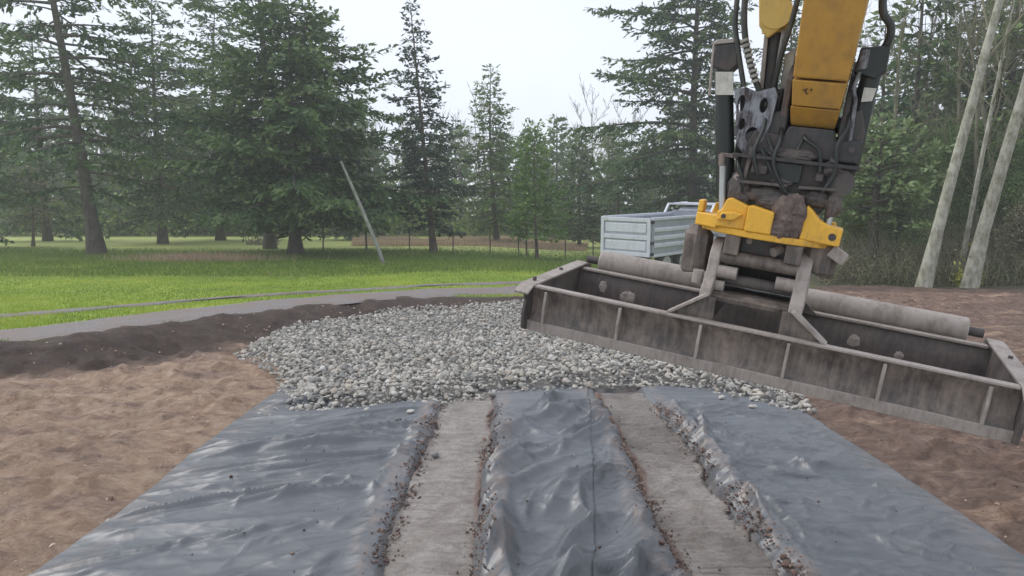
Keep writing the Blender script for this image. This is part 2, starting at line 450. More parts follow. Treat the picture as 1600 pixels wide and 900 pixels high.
M_shrub = leafmat('spring_leaves', [(0.0, (0.06, 0.10, 0.03)), (0.5, (0.14, 0.21, 0.07)), (1.0, (0.30, 0.38, 0.19))], 0.3)
M_farbare = leafmat('leafless_wood', [(0.0, (0.10, 0.085, 0.065)), (0.5, (0.19, 0.155, 0.12)), (1.0, (0.30, 0.25, 0.20))], 0.0)
M_moss = leafmat('mossy_twigs', [(0.0, (0.10, 0.09, 0.06)), (0.5, (0.19, 0.18, 0.11)), (1.0, (0.31, 0.30, 0.18))], 0.1)


def bark(name, a, b_, sc=5.0, lo=0.34, hi=0.62):
    def f(nt, b, out):
        n1 = noise(nt, sc, 7, 0.7, stretch=(1, 1, 0.35)); n2 = noise(nt, sc * 0.35, 4, 0.6)
        c = ramp(nt, mixc(nt, 0.35, n1, n2), [(lo, a), (hi, b_)])
        nt.links.new(c, b.inputs['Base Color']); b.inputs['Roughness'].default_value = 0.9
        bump(nt, b, n1, 0.7, 0.04)
    return mat(name, f)
M_bark = bark('fir_bark', (0.04, 0.033, 0.028), (0.13, 0.11, 0.09))
M_bark2 = bark('spruce_bark', (0.05, 0.04, 0.033), (0.16, 0.125, 0.10))
M_alder = bark('alder_bark', (0.16, 0.155, 0.10), (0.45, 0.44, 0.375), 7.0, 0.38, 0.60)
M_twig = bark('bare_twig_bark', (0.13, 0.105, 0.085), (0.30, 0.255, 0.215))
M_mossbark = bark('mossy_bark', (0.07, 0.065, 0.04), (0.22, 0.21, 0.14))
M_dead = bark('bleached_wood', (0.13, 0.13, 0.11), (0.34, 0.345, 0.315))

# ------------------------------------------------------------------ ground: lawn ring, excavated dirt pad, driveway
BND = [(-30, -2), (-14, 7.2), (-8.2, 11.4), (-7.0, 12.9), (-5.7, 15.2), (-3.2, 18.3), (0.3, 19.3), (4, 20.6), (7, 23), (11, 25.3), (16, 24.6), (24, 22), (34, 18), (34, -12), (-30, -12)]
CEN = np.array([3.0, 8.0])


def h_out(x, y):
    x = np.asarray(x, float); y = np.asarray(y, float)
    return 0.43 - 0.38 * sstep(-3.5, 6.0, x) + 0.35 * sstep(60, 200, y) * 0


def resample(poly, step, closed=True):
    P = np.array(poly + ([poly[0]] if closed else []), float); out = []
    for a, b in zip(P[:-1], P[1:]):
        n = max(1, int(np.linalg.norm(b - a) / step))
        for i in range(n): out.append(a + (b - a) * i / n)
    if not closed: out.append(P[-1])
    return np.array(out)


bp = resample(BND, 0.25)
for _ in range(3): bp = (np.roll(bp, 1, 0) + 2 * bp + np.roll(bp, -1, 0)) / 4
wob = (fbm(bp[:, 0] * 0.9, bp[:, 1] * 0.9, 3) - 0.5) * 0.9 + (vnoise(bp[:, 0] * 4, bp[:, 1] * 4, 5) - 0.5) * 0.22
dirv = bp - CEN; dirv /= np.linalg.norm(dirv, axis=1)[:, None]
bp = bp + dirv * wob[:, None]
ang_b = np.arctan2(bp[:, 1] - CEN[1], bp[:, 0] - CEN[0]); rad_b = np.linalg.norm(bp - CEN, axis=1)
order = np.argsort(ang_b); ANG = np.concatenate([ang_b[order] - 2 * np.pi, ang_b[order], ang_b[order] + 2 * np.pi]); RAD = np.tile(rad_b[order], 3)


def outside(x, y):
    """>0 outside the pad edge, in metres along the ray from the pad centre"""
    dx, dy = np.asarray(x, float) - CEN[0], np.asarray(y, float) - CEN[1]
    return np.hypot(dx, dy) - np.interp(np.arctan2(dy, dx), ANG, RAD)


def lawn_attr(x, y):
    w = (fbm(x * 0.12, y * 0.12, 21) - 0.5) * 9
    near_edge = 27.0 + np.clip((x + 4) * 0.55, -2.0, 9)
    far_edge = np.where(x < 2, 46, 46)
    rough = sstep(-1.5, 1.5, y - near_edge + w * 0.35) * 0.9  # band of rough grass that also carries the painted tree shade
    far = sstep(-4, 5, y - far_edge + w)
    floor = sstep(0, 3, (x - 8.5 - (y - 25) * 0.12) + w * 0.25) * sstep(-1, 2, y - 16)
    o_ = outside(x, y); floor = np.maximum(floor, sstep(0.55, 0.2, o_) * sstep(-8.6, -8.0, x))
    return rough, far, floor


RINGS = [-0.12, 0.0, 0.12, 0.3, 0.6, 1.0, 1.5, 2.2, 3, 4, 5.2, 6.6, 8.2, 10, 12, 14, 16.5, 19, 22, 25, 28, 32, 36, 40, 45, 52, 60, 70, 85, 110, 150, 220, 400, 900]
nb = len(bp); LV, LF = [], []
for i, d in enumerate(RINGS):
    p = bp + dirv * d
    z = h_out(p[:, 0], p[:, 1])
    if i == 0: z = z - 0.10
    if i == 1: z = z + (vnoise(p[:, 0] * 3, p[:, 1] * 3, 9) - 0.5) * 0.07
    LV.append(np.column_stack([p, z]))
idx = np.arange(nb)
for i in range(len(RINGS) - 1):
    a = i * nb
    LF.append(np.column_stack([a + idx, a + (idx + 1) % nb, a + nb + (idx + 1) % nb, a + nb + idx]))
LV = np.concatenate(LV); LF = np.concatenate(LF)
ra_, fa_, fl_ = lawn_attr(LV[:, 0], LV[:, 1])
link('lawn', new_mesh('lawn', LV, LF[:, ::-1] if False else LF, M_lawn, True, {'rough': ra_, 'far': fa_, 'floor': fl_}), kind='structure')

# dirt pad
xs = np.concatenate([np.arange(-15, -9, 0.14), np.arange(-9, 9, 0.075), np.arange(9, 30, 0.16)]); ys = np.concatenate([np.arange(0.6, 2.5, 0.2), np.arange(2.5, 11, 0.065), np.arange(11, 15, 0.10), np.arange(15, 28, 0.18)])
gx, gy = np.meshgrid(xs, ys); X, Y = gx.ravel(), gy.ravel()
so = outside(X, Y)


def pad_h(X, Y, so):
    lump = (fbm(X * 0.55, Y * 0.55, 31, 5) - 0.5) * 0.10
    clod = np.clip(fbm(X * 2.6, Y * 3.4, 37, 4) - 0.52, 0, 1) * 0.3 + np.clip(vnoise(X * 7 + 3, Y * 7, 41) - 0.7, 0, 1) * 0.16
    streak = (fbm(X * 1.1 + Y * 0.55, Y * 3.2 - X * 0.9, 43, 4) - 0.5) * 0.07 - np.clip(1 - np.abs(vnoise(X * 0.5 + Y * 0.3, Y * 1.5 - X * 0.55, 45) - 0.5) * 16, 0, 1) * 0.07 * sstep(0.45, 0.6, vnoise(X * 0.7, Y * 0.7, 46))
    streak = streak + np.clip(fbm(X * 6, Y * 6, 55, 3) - 0.5, -.2, 1) * 0.05 + (1 - np.abs(2 * fbm(X * 1.8 + Y, Y * 2.6 - X * .6, 57, 3) - 1)) ** 5 * 0.07
    flat = sstep(4.3, 3.3, np.abs(X - 0.2)) * sstep(23, 10, Y)     # bedded smooth under the fabric
    base = -0.02 + (lump + clod + streak) * (1 - flat) - flat * 0.035
    ho = h_out(X, Y)
    steep = 1.0 + 1.0 * fbm(X * 0.6, Y * 0.6, 47)
    k = sstep(-steep, -0.02, so)
    k = np.where(X > 6, sstep(-4.5, 0.2, so), k)
    k = k ** 1.35
    lip = np.exp(-((so + 0.02) / 0.16) ** 2) * (vnoise(X * 2.2, Y * 2.2, 49) - 0.35) * 0.12
    z = base * (1 - 0.6 * k) + ho * k + lip
    z = np.where(so > 0.15, np.minimum(z, ho - 0.06 - 0.1 * sstep(0.15, 0.6, so)), z)
    return z, k


Z, kk = pad_h(X, Y, so)
redn = np.clip(sstep(1.0, 4.2, X + (fbm(X * 0.5, Y * 0.5, 51) - 0.5) * 3), 0, 1)
tops_shade = sstep(-1.75, -1.05, so + (fbm(X * 1.4, Y * 1.4, 53) - 0.5) * 0.9) * np.where(X > 6, 0.55, 1.0)  # topsoil on the bank slope, the shadow of the cut face painted in
nx, ny = len(xs), len(ys)
ii = np.arange(nx * ny).reshape(ny, nx)
PF = np.stack([ii[:-1, :-1], ii[:-1, 1:], ii[1:, 1:], ii[1:, :-1]], -1).reshape(-1, 4)
PF = PF[(so[PF] < 0.7).any(1)]
link('dirt_pad', new_mesh('dirt_pad', np.column_stack([X, Y, Z]), PF, M_soil, True, {'redness': redn, 'topsoil_shade': tops_shade}), kind='structure')


def ribbon(name, pts, widths, m, zoff, seed, **kw):
    """gravel strip laid along a path on the lawn, its border uneven and sinking into the grass"""
    P = resample(pts, 0.3, closed=False)
    for _ in range(12): P[1:-1] = (P[:-2] + 2 * P[1:-1] + P[2:]) / 4
    T = np.gradient(P, axis=0); T /= np.linalg.norm(T, axis=1)[:, None]; Nn = np.column_stack([-T[:, 1], T[:, 0]])
    W = np.interp(np.linspace(0, 1, len(P)), np.linspace(0, 1, len(widths)), widths)
    ks = np.linspace(-1, 1, 13); V = []
    for k in ks:
        e = 0.5 * W * k + (abs(k) > 0.6) * k * (fbm(P[:, 0] * 1.1, P[:, 1] * 1.1, seed + (k > 0)) - 0.5) * 0.7
        q = P + Nn * e[:, None]
        z = h_out(q[:, 0], q[:, 1]) + zoff * (1 - abs(k) ** 6 * 1.35) + (vnoise(q[:, 0] * 2.5, q[:, 1] * 2.5, seed) - 0.5) * 0.02 * (1 - k * k)
        V.append(np.column_stack([q, z]))
    V = np.stack(V, 1); n, w = V.shape[:2]; ii = np.arange(n * w).reshape(n, w)
    F = np.stack([ii[:-1, :-1], ii[:-1, 1:], ii[1:, 1:], ii[1:, :-1]], -1).reshape(-1, 4)
    link(name, new_mesh(name, V.reshape(-1, 3), F, m, True), kind='structure', **kw)
    return P, W


def gxy(px, py, z=0.3):
    p = gp(px, py, z); return (p.x, p.y)


pathA = [(-24, 2.5), (-15, 8.4), gxy(0, 540), gxy(200, 513), gxy(400, 487), gxy(600, 470, .28), gxy(800, 461, .2), gxy(930, 446, .12), (5.2, 29), (9, 35), (16, 43), (30, 52)]
pathB = [(-26, 5.5), (-17, 11.5), gxy(0, 505), gxy(200, 487), gxy(400, 470), gxy(600, 459, .28), gxy(790, 449, .2), gxy(900, 440, .12), (4.3, 29.6), (8, 36), (15, 44.2), (29, 53.5)]
PA, WA = ribbon('driveway', pathA, [1.5, 1.7, 1.9, 1.9, 2.2, 2.6, 2.6], M_drive, 0.035, 61)
PB, WB = ribbon('driveway_wheel_track', pathB, [0.7, 0.55, 0.6, 0.7, 1.1, 1.8, 1.8], M_drive, 0.03, 67)

# ------------------------------------------------------------------ excavator working gear, built in the beam's own frame
B = Matrix(((0.90347, 0.41204, 0.11817, 1.35426), (-0.39936, 0.90927, -0.11719, 4.21376), (-0.15574, 0.05868, 0.98605, 1.78692), (0, 0, 0, 1)))
beam = empty('grading_beam', mat=B, label='muddy steel grading beam with ribbed blade and roller pipe, hanging under the yellow tiltrotator', cat='grading beam')
# blades: slightly dished plates
def blade(v, h, u0, u1, th, sgn):
    m = MB(); prof = []
    for i in range(7):
        t = i / 6; prof.append((v + sgn * 0.035 * (1 - (2 * t - 1) ** 2), -h * t))
    poly = [(p[0] - th / 2, p[1]) for p in prof] + [(p[0] + th / 2, p[1]) for p in prof[::-1]]
    return m.prism(poly, u0, u1, 'x')
fb = blade(0.012, 0.235, -1.352, 1.392, 0.016, 1).build('front_blade', M_steel, beam, auto=True)
MB().prism([(-0.004, -0.222), (0.028, -0.222), (0.022, -0.290), (0.004, -0.290)], -1.36, 1.40, 'x').build('cutting_edge', M_worn, fb, bevel=0.004)
for u in (-1.25, -0.75, -0.25, 0.25, 0.75, 1.25):
    m = MB().prism([(-0.012, -0.012), (0.03, -0.012), (0.055, -0.10), (0.03, -0.215), (-0.012, -0.225), (-0.022, -0.12)], u - 0.009, u + 0.009, 'x')
    m.build('rib', M_worn, fb, bevel=0.003)
MB().prism([(-0.006, 0.0), (0.062, 0.0), (0.062, 0.016), (-0.006, 0.016)], -1.335, 1.375, 'x').build('top_rail', M_pipe, beam, bevel=0.004)
rb = blade(0.985, 0.25, -1.352, 1.392, 0.016, -1).build('rear_blade', M_steel_dark, beam, auto=True)
MB().prism([(0.95, 0.0), (1.02, 0.0), (1.02, 0.018), (0.95, 0.018)], -1.335, -0.27, 'x').prism([(0.95, 0.0), (1.02, 0.0), (1.02, 0.018), (0.95, 0.018)], 0.24, 1.375, 'x').build('rear_rail', M_pipe, beam, bevel=0.004)
MB().prism([(0.995, -0.235), (1.015, -0.235), (1.012, -0.295), (0.998, -0.295)], -1.36, 1.36, 'x').build('cutting_edge', M_worn, rb, bevel=0.003)
for s in (-1, 1):
    xo = 0.04 * (s > 0); a, b_ = sorted((s * (1.356 + xo), s * (1.378 + xo)))
    e = MB().prism([(-0.085, -0.03), (-0.055, -0.075), (-0.075, -0.15), (-0.06, -0.27), (0.0, -0.288), (1.0, -0.288), (1.2, -0.16), (1.24, 0.01), (1.1, 0.03), (0.0, 0.0)], a, b_, 'x').build('end_plate', M_steel_dark, beam, bevel=0.004)
    a, b_ = sorted((s * (1.338 + xo), s * (1.435 + xo)))
    MB().prism([(-0.095, -0.035), (0.0, 0.004), (1.10, 0.026), (1.10, 0.042), (0.0, 0.02), (-0.10, -0.02)], a, b_, 'x').build('end_flange', M_pipe, e, bevel=0.004)
    bo = MB()
    for v in (0.12, 0.62): bo.tube([(s * (1.39 + xo), v, 0.02), (s * (1.39 + xo), v, 0.048)], 0.014, 6)
    bo.build('bolt', M_steel_dark, e)
# roller pipe behind the rear rail
ro = MB().tube([(-1.245, 1.12, 0.062), (-1.235, 1.12, 0.062), (1.255, 1.12, 0.062), (1.265, 1.12, 0.062)], [0.078, 0.086, 0.086, 0.078], 28).build('roller_pipe', M_pipe, beam, auto=True)
for s in (-1, 1):
    MB().tube([(s * 1.262, 1.12, 0.062), (s * 1.36, 1.12, 0.062)], 0.03, 12).build('axle_stub', M_steel_dark, ro, auto=True)
# a tongue that leans from the rear rail to the bracket on each side
MB().prism([(-0.40, 0.0), (-0.27, 0.11), (-0.27, 0.0)], 0.93, 0.955, 'y').build('rear_gusset', M_steel_dark, beam, bevel=0.003)
MB().prism([(0.24, 0.11), (0.37, 0.0), (0.24, 0.0)], 0.93, 0.955, 'y').build('rear_gusset', M_steel_dark, beam, bevel=0.003)
# coupling bracket: two ear plates, cross plate, gussets
br = MB().prism([(0.10, 0.0), (0.95, 0.0), (0.95, 0.04), (0.70, 0.12), (0.22, 0.13), (0.10, 0.04)], -0.245, -0.215, 'x') \
        .prism([(0.10, 0.0), (0.95, 0.0), (0.95, 0.04), (0.70, 0.12), (0.22, 0.13), (0.10, 0.04)], 0.185, 0.215, 'x') \
        .build('side_web', M_steel_dark, beam, bevel=0.004)
MB().prism([(0.15, 0.118), (0.22, 0.132), (0.72, 0.122), (0.72, 0.142), (0.22, 0.165), (0.14, 0.15)], -0.27, 0.235, 'x').build('bracket_plate', M_steel, beam, bevel=0.005)
def ear(u0, u1):
    arc = [(0.42 + 0.17 * math.cos(t), 0.33 + 0.15 * math.sin(t)) for t in [math.radians(a) for a in range(-10, 200, 15)]]
    return MB().prism([(0.12, 0.125), (0.68, 0.125), (0.66, 0.25)] + arc + [(0.22, 0.25), (0.14, 0.19)], u0, u1, 'x')
ear(-0.312, -0.246).build('ear_plate', M_pipe, beam, bevel=0.008)
ear(0.205, 0.282).build('ear_plate', M_pipe, beam, bevel=0.008)
MB().prism([(-0.45, 0.0), (-0.43, 0.022), (-0.255, 0.150), (-0.20, 0.150), (-0.20, 0.0)], 0.062, 0.09, 'y').build('front_gusset', M_steel, beam, bevel=0.004)
MB().prism([(0.42, 0.0), (0.40, 0.022), (0.235, 0.150), (0.18, 0.150), (0.18, 0.0)], 0.062, 0.09, 'y').build('front_gusset', M_steel, beam, bevel=0.004)
MB().prism([(-0.478, 0.014), (-0.452, 0.014), (-0.245, 0.160), (-0.268, 0.166)], 0.02, 0.13, 'y').build('gusset_flange', M_pipe, beam, bevel=0.003)
MB().prism([(0.448, 0.014), (0.422, 0.014), (0.225, 0.160), (0.248, 0.166)], 0.02, 0.13, 'y').build('gusset_flange', M_pipe, beam, bevel=0.003)
for (v, w, r, mm) in ((0.30, 0.375, 0.043, M_steel), (0.34, 0.235, 0.036, M_steel_dark)):
    pn = MB().tube([(-0.246, v, w), (0.212, v, w)], r, 18).build('coupling_pin', mm, beam, auto=True)
MB().tube([(-0.246, 0.27, 0.285), (-0.13, 0.27, 0.285)], 0.04, 14).build('pin_collar', M_pipe, beam, auto=True)
MB().tube([(0.10, 0.27, 0.275), (0.212, 0.27, 0.275)], 0.04, 14).build('pin_collar', M_pipe, beam, auto=True)
MB().tube([(-0.246, 0.25, 0.195), (-0.19, 0.25, 0.195)], 0.036, 14).build('pin_collar', M_pipe, beam, auto=True)
# clinging mud lumps, as the photo shows inside the rear blade
def lump(c, r, seed, seg=10, flat=(1, 1, 1)):
    bm = bmesh.new(); bmesh.ops.create_icosphere(bm, subdivisions=4, radius=1.0)
    rs = np.random.default_rng(seed); o = rs.uniform(0, 50, 3)
    P = np.array([v.co[:] for v in bm.verts])
    n = (fbm(P[:, 0] * 2 + o[0], P[:, 1] * 2 + o[1], seed, 5) + fbm(P[:, 1] * 2 + o[2], P[:, 2] * 2 + o[0], seed + 3, 5) + fbm(P[:, 2] * 2 + o[1], P[:, 0] * 2 + o[2], seed + 5, 5)) / 3
    n = n + np.floor((fbm(P[:, 0] * 4 + o[1], P[:, 2] * 4 + P[:, 1] * 3, seed + 9, 3)) * 5) / 5 * 0.35
    P = P * (0.35 + 1.0 * n)[:, None] * np.array(flat) * r + np.array(c)
    F = [[v.index for v in f.verts] for f in bm.faces]; bm.free()
    return P, F
for (c, r, sd, fl) in (((-0.95, 0.955, -0.13), 0.06, 1, (1.3, .35, .8)), ((-0.55, 0.95, -0.16), 0.045, 2, (1, .5, 1)), ((-1.15, 0.95, -0.1), 0.04, 3, (.8, .5, 1.2)), ((0.62, 0.95, -0.12), 0.04, 4, (1, .5, 1.1)), ((0.9, 0.95, -0.15), 0.03, 5, (1, .5, 1))):
    P, F = lump(c, r, sd, flat=fl); link('mud_clump', new_mesh('mud_clump', P, F, M_pipe, True), beam)

tilt = empty('tiltrotator', mat=B @ Matrix.Translation((0, 0.45, 0.44)), label='yellow tiltrotator with black tilt cylinders, mounted between the ochre arm and the grading beam', cat='tiltrotator')
TI = Matrix.Translation((0, -0.45, -0.44))
def tb(m, name, mt, parent=tilt, **kw):
    o = m.build(name, mt, parent, **kw)
    if parent is tilt: o.data.transform(TI)
    else: o.data.transform(TI)
    return o
# rotor housing in bright yellow
hs = tb(MB().prism([(-0.405, 0.36), (-0.30, 0.27), (-0.08, 0.20), (0.12, 0.20), (0.30, 0.27), (0.385, 0.36), (0.385, 0.60), (0.28, 0.72), (-0.30, 0.72), (-0.405, 0.60)], 0.520, 0.560, 'z'), 'rotor_housing', M_yellow, bevel=0.008)
tb(MB().prism([(-0.44, 0.30), (-0.30, 0.24), (-0.30, 0.42), (-0.44, 0.42)], 0.545, 0.625, 'z').prism([(-0.44, 0.31), (-0.405, 0.30), (-0.405, 0.42), (-0.44, 0.42)], 0.625, 0.70, 'z'), 'housing_lobe', M_yellow, bevel=0.008)
tb(MB().prism([(-0.13, 0.56), (0.022, 0.56), (0.022, 0.692), (-0.10, 0.715), (-0.13, 0.712)], 0.19, 0.40, 'y'), 'housing_cheek', M_yellow, bevel=0.008)
tb(MB().prism([(-0.31, 0.56), (-0.132, 0.56), (-0.132, 0.705), (-0.235, 0.742), (-0.262, 0.735), (-0.285, 0.665), (-0.31, 0.65)], 0.235, 0.42, 'y'), 'housing_cheek', M_yellow, bevel=0.010)
tb(MB().prism([(-0.30, 0.60), (-0.20, 0.61), (-0.15, 0.655), (-0.20, 0.665), (-0.28, 0.65)], 0.205, 0.235, 'y'), 'pin_boss', M_yellow, bevel=0.010)
tb(MB().prism([(0.18, 0.56), (0.40, 0.548), (0.405, 0.65), (0.33, 0.662), (0.27, 0.685), (0.225, 0.735), (0.19, 0.76)], 0.235, 0.40, 'y'), 'housing_cheek', M_yellow, bevel=0.008)
tb(MB().prism([(-0.405, 0.56), (0.385, 0.56), (0.36, 0.66), (-0.38, 0.68)], 0.60, 0.66, 'y'), 'rear_wall', M_yellow, bevel=0.008)
tb(MB().tube([(0.355, 0.232, 0.60), (0.355, 0.24, 0.60)], 0.022, 12), 'pin_end', M_grease, auto=True)
tb(MB().tube([(-0.262, 0.198, 0.628), (-0.262, 0.21, 0.628)], 0.014, 12), 'pin_end', M_grease, auto=True)
# mud caked in the middle
for (c, r, sd, fl) in (((0.10, 0.27, 0.66), 0.115, 11, (.9, .7, 1.25)), ((0.07, 0.23, 0.60), 0.07, 12, (1.1, .7, .9)), ((0.14, 0.25, 0.71), 0.06, 13, (1, .8, 1))):
    P, F = lump(c, r, sd, flat=fl); o = link('mud_clump', new_mesh('mud_clump', P, F, M_mud, False), tilt); o.data.transform(TI)
# slewing motors hanging on both sides and the hook block under the housing
dr = tb(MB().tube([(-0.425, 0.42, 0.54), (-0.425, 0.42, 0.50), (-0.42, 0.42, 0.48), (-0.412, 0.42, 0.245), (-0.41, 0.42, 0.235)], [0.055, 0.075, 0.092, 0.092, 0.08], 8), 'motor_drum', M_steel, bevel=0.004)
tb(MB().tube([(-0.36, 0.27, 0.27), (-0.36, 0.27, 0.19)], 0.035, 10), 'drum_plug', M_pipe, dr, auto=True)
dr = tb(MB().tube([(0.315, 0.40, 0.535), (0.315, 0.40, 0.375), (0.31, 0.40, 0.355)], [0.10, 0.098, 0.08], 10), 'motor_drum', M_steel, bevel=0.004)
tb(MB().box(-0.05, 0.05, -0.05, 0.05, -0.035, 0.035, Matrix.Translation((0.405, 0.33, 0.495)) @ Matrix.Rotation(0.5, 4, 'Y')), 'drum_bracket', M_pipe, dr, bevel=0.006)
tb(MB().box(-0.235, -0.145, 0.24, 0.62, 0.40, 0.52), 'hook_block', M_steel, bevel=0.008)
tb(MB().box(0.12, 0.215, 0.24, 0.62, 0.40, 0.52), 'hook_block', M_steel, bevel=0.008)
tb(MB().box(-0.145, 0.12, 0.34, 0.62, 0.41, 0.515).box(-0.24, 0.20, 0.56, 0.66, 0.16, 0.40), 'rotor_body', M_grease, bevel=0.006)
tb(MB().tube([(-0.10, 0.33, 0.49), (-0.10, 0.345, 0.49)], 0.018, 8), 'lock_bolt', M_pipe, auto=True)
tb(MB().tube([(0.05, 0.30, 0.45), (0.09, 0.345, 0.47)], 0.03, 10), 'lock_bolt', M_pipe, auto=True)
# upper body: dark greasy cradle, side plates, pads, bars
ub = tb(MB().prism([(-0.27, 1.00), (-0.26, 0.80), (-0.17, 0.69), (0.25, 0.70), (0.32, 0.80), (0.39, 0.90), (0.41, 1.00)], 0.34, 0.64, 'y'), 'tilt_body', M_grease, bevel=0.012)
tb(MB().prism([(-0.19, 1.0), (-0.17, 1.24), (-0.02, 1.30), (-0.02, 1.0)], 0.36, 0.60, 'y').prism([(0.27, 1.0), (0.27, 1.26), (0.37, 1.34), (0.41, 1.2), (0.41, 1.0)], 0.36, 0.60, 'y').box(-0.19, 0.41, 0.44, 0.60, 1.0, 1.17).prism([(-0.30, 1.0), (-0.32, 1.38), (-0.08, 1.42), (-0.08, 1.0)], 0.46, 0.66, 'y').prism([(0.30, 1.0), (0.27, 1.42), (0.36, 1.46), (0.42, 1.0)], 0.46, 0.66, 'y'), 'coupler_frame', M_grease, bevel=0.01)
tb(MB().prism([(-0.285, 0.985), (0.42, 0.99), (0.42, 1.012), (-0.285, 1.008)], 0.27, 0.40, 'y'), 'top_ledge', M_grease, bevel=0.004)
tb(MB().prism([(-0.22, 0.835), (0.06, 0.845), (0.06, 0.862), (-0.22, 0.852)], 0.26, 0.35, 'y').prism([(0.12, 0.845), (0.33, 0.86), (0.33, 0.876), (0.12, 0.862)], 0.26, 0.35, 'y'), 'lower_ledge', M_steel_dark, bevel=0.003)
tb(MB().box(-0.03, 0.12, 0.30, 0.36, 0.87, 0.99), 'cover_pad', M_black, bevel=0.01)
tb(MB().box(-0.165, -0.07, 0.29, 0.36, 0.90, 0.955), 'valve_block', M_steel_dark, bevel=0.01)
tb(MB().box(0.20, 0.245, 0.29, 0.36, 0.90, 0.95, Matrix.Rotation(0.0, 4, 'Y')), 'valve_block', M_steel_dark, bevel=0.01)
tb(MB().tube([(0.34, 0.30, 0.91), (0.34, 0.37, 0.91)], 0.075, 14), 'pivot_boss', M_steel_dark, auto=True)
tb(MB().tube([(-0.235, 0.29, 0.87), (-0.215, 0.29, 0.885), (-0.21, 0.29, 0.86), (-0.235, 0.29, 0.85), (-0.25, 0.29, 0.865), (-0.235, 0.29, 0.88)], 0.009, 8), 'lifting_eye', M_pipe, auto=True)
tb(MB().tube([(-0.13, 0.31, 1.05), (-0.05, 0.29, 0.93), (0.02, 0.28, 0.84), (0.12, 0.27, 0.76), (0.22, 0.30, 0.73)], 0.011, 8), 'grease_line', M_hose, auto=True)
tb(MB().tube([(-0.11, 0.33, 1.12), (-0.06, 0.30, 1.04), (0.05, 0.30, 1.00), (0.09, 0.33, 1.13)], 0.012, 8), 'grease_line', M_hose, auto=True)
tb(MB().tube([(0.275, 0.30, 1.0), (0.285, 0.28, 1.06), (0.275, 0.28, 1.02)], 0.02, 8), 'hose_stub', M_steel_dark, auto=True)
for (c, r, sd, fl) in (((-0.02, 0.33, 0.78), 0.10, 21, (1.8, .45, .55)), ((0.22, 0.33, 0.80), 0.07, 22, (1.3, .5, .7)), ((0.02, 0.31, 0.87), 0.05, 23, (1.2, .6, .5)), ((-0.2, 0.32, 0.73), 0.06, 24, (1, .6, 1))):
    P, F = lump(c, r, sd, flat=fl); o = link('grease_clump', new_mesh('grease_clump', P, F, M_steel_dark, True), tilt); o.data.transform(TI)
for pts in ([(-0.16, 0.42, 1.32), (-0.13, 0.30, 1.18), (-0.17, 0.27, 1.02), (-0.12, 0.27, 0.90)], [(-0.06, 0.42, 1.22), (-0.02, 0.29, 1.12), (-0.06, 0.26, 0.98), (0.02, 0.26, 0.86), (0.10, 0.29, 0.76)],
            [(0.30, 0.42, 1.36), (0.32, 0.30, 1.22), (0.27, 0.27, 1.10), (0.31, 0.28, 0.96), (0.25, 0.28, 0.84)], [(0.06, 0.42, 1.20), (0.10, 0.30, 1.13), (0.20, 0.28, 1.08), (0.22, 0.28, 0.95)], [(-0.24, 0.42, 1.02), (-0.25, 0.29, 0.95), (-0.19, 0.27, 0.84), (-0.20, 0.31, 0.74)]):
    Q = np.array(pts); tt = np.linspace(0, len(Q) - 1, 22); Q = np.stack([np.interp(tt, np.arange(len(Q)), Q[:, j]) for j in range(3)], -1)
    for _ in range(6): Q[1:-1] = (Q[:-2] + 2 * Q[1:-1] + Q[2:]) / 4
    tb(MB().tube([tuple(p_) for p_ in Q], 0.012, 10), 'hose', M_black, auto=True)
tb(MB().prism([(-0.19, 1.16), (-0.02, 1.14), (0.0, 1.20), (0.25, 1.20), (0.27, 1.14), (0.41, 1.16), (0.41, 1.02), (-0.24, 1.02)], 0.33, 0.45, 'y'), 'front_shield', M_grease, bevel=0.012)
for bu, bw_ in ((-0.17, 1.10), (0.36, 1.10), (-0.12, 0.80), (0.20, 0.79), (0.04, 0.79)):
    tb(MB().tube([(bu, 0.315, bw_), (bu, 0.345, bw_)], 0.018, 6), 'bolt', M_steel_dark)
for n_, (c, r, fl) in enumerate((((-0.22, 0.32, 0.80), 0.07, (.9, .6, 1.4)), ((0.33, 0.32, 0.78), 0.06, (.8, .6, 1.3)), ((0.05, 0.32, 1.03), 0.06, (2.2, .6, .7)), ((-0.12, 0.33, 0.97), 0.05, (1.3, .6, 1)), ((0.28, 0.31, 0.98), 0.05, (1.2, .7, .9)), ((0.0, 0.30, 0.74), 0.07, (1.6, .7, .7)))):
    P, F = lump(c, r, 60 + n_, flat=fl); o = link('grease_clump', new_mesh('grease_clump', P, F, M_steel_dark, False), tilt); o.data.transform(TI)
# tilt cylinders, left and right
cl = tb(MB().tube([(-0.452, 0.40, 1.585), (-0.435, 0.40, 1.46), (-0.31, 0.40, 0.80), (-0.30, 0.40, 0.72)], [0.052, 0.054, 0.057, 0.05], 18), 'tilt_cylinder', M_black, auto=True)
tb(MB().prism([(-0.515, 1.50), (-0.50, 1.625), (-0.375, 1.645), (-0.36, 1.52), (-0.40, 1.475)], 0.33, 0.47, 'y'), 'cylinder_cap', M_grease, cl, bevel=0.008)
tb(MB().prism([(-0.517, 1.625), (-0.50, 1.655), (-0.37, 1.67), (-0.365, 1.65)], 0.325, 0.475, 'y'), 'cap_plate', M_pipe, cl, bevel=0.003)
tb(MB().add([(-0.478, 0.338, 1.47), (-0.378, 0.338, 1.478), (-0.352, 0.338, 1.345), (-0.455, 0.338, 1.335), (-0.478, 0.35, 1.47), (-0.378, 0.35, 1.478), (-0.352, 0.35, 1.345), (-0.455, 0.35, 1.335)],
            [(0, 1, 2, 3), (7, 6, 5, 4), (0, 4, 5, 1), (1, 5, 6, 2), (2, 6, 7, 3), (3, 7, 4, 0)]), 'sticker', M_label, cl)
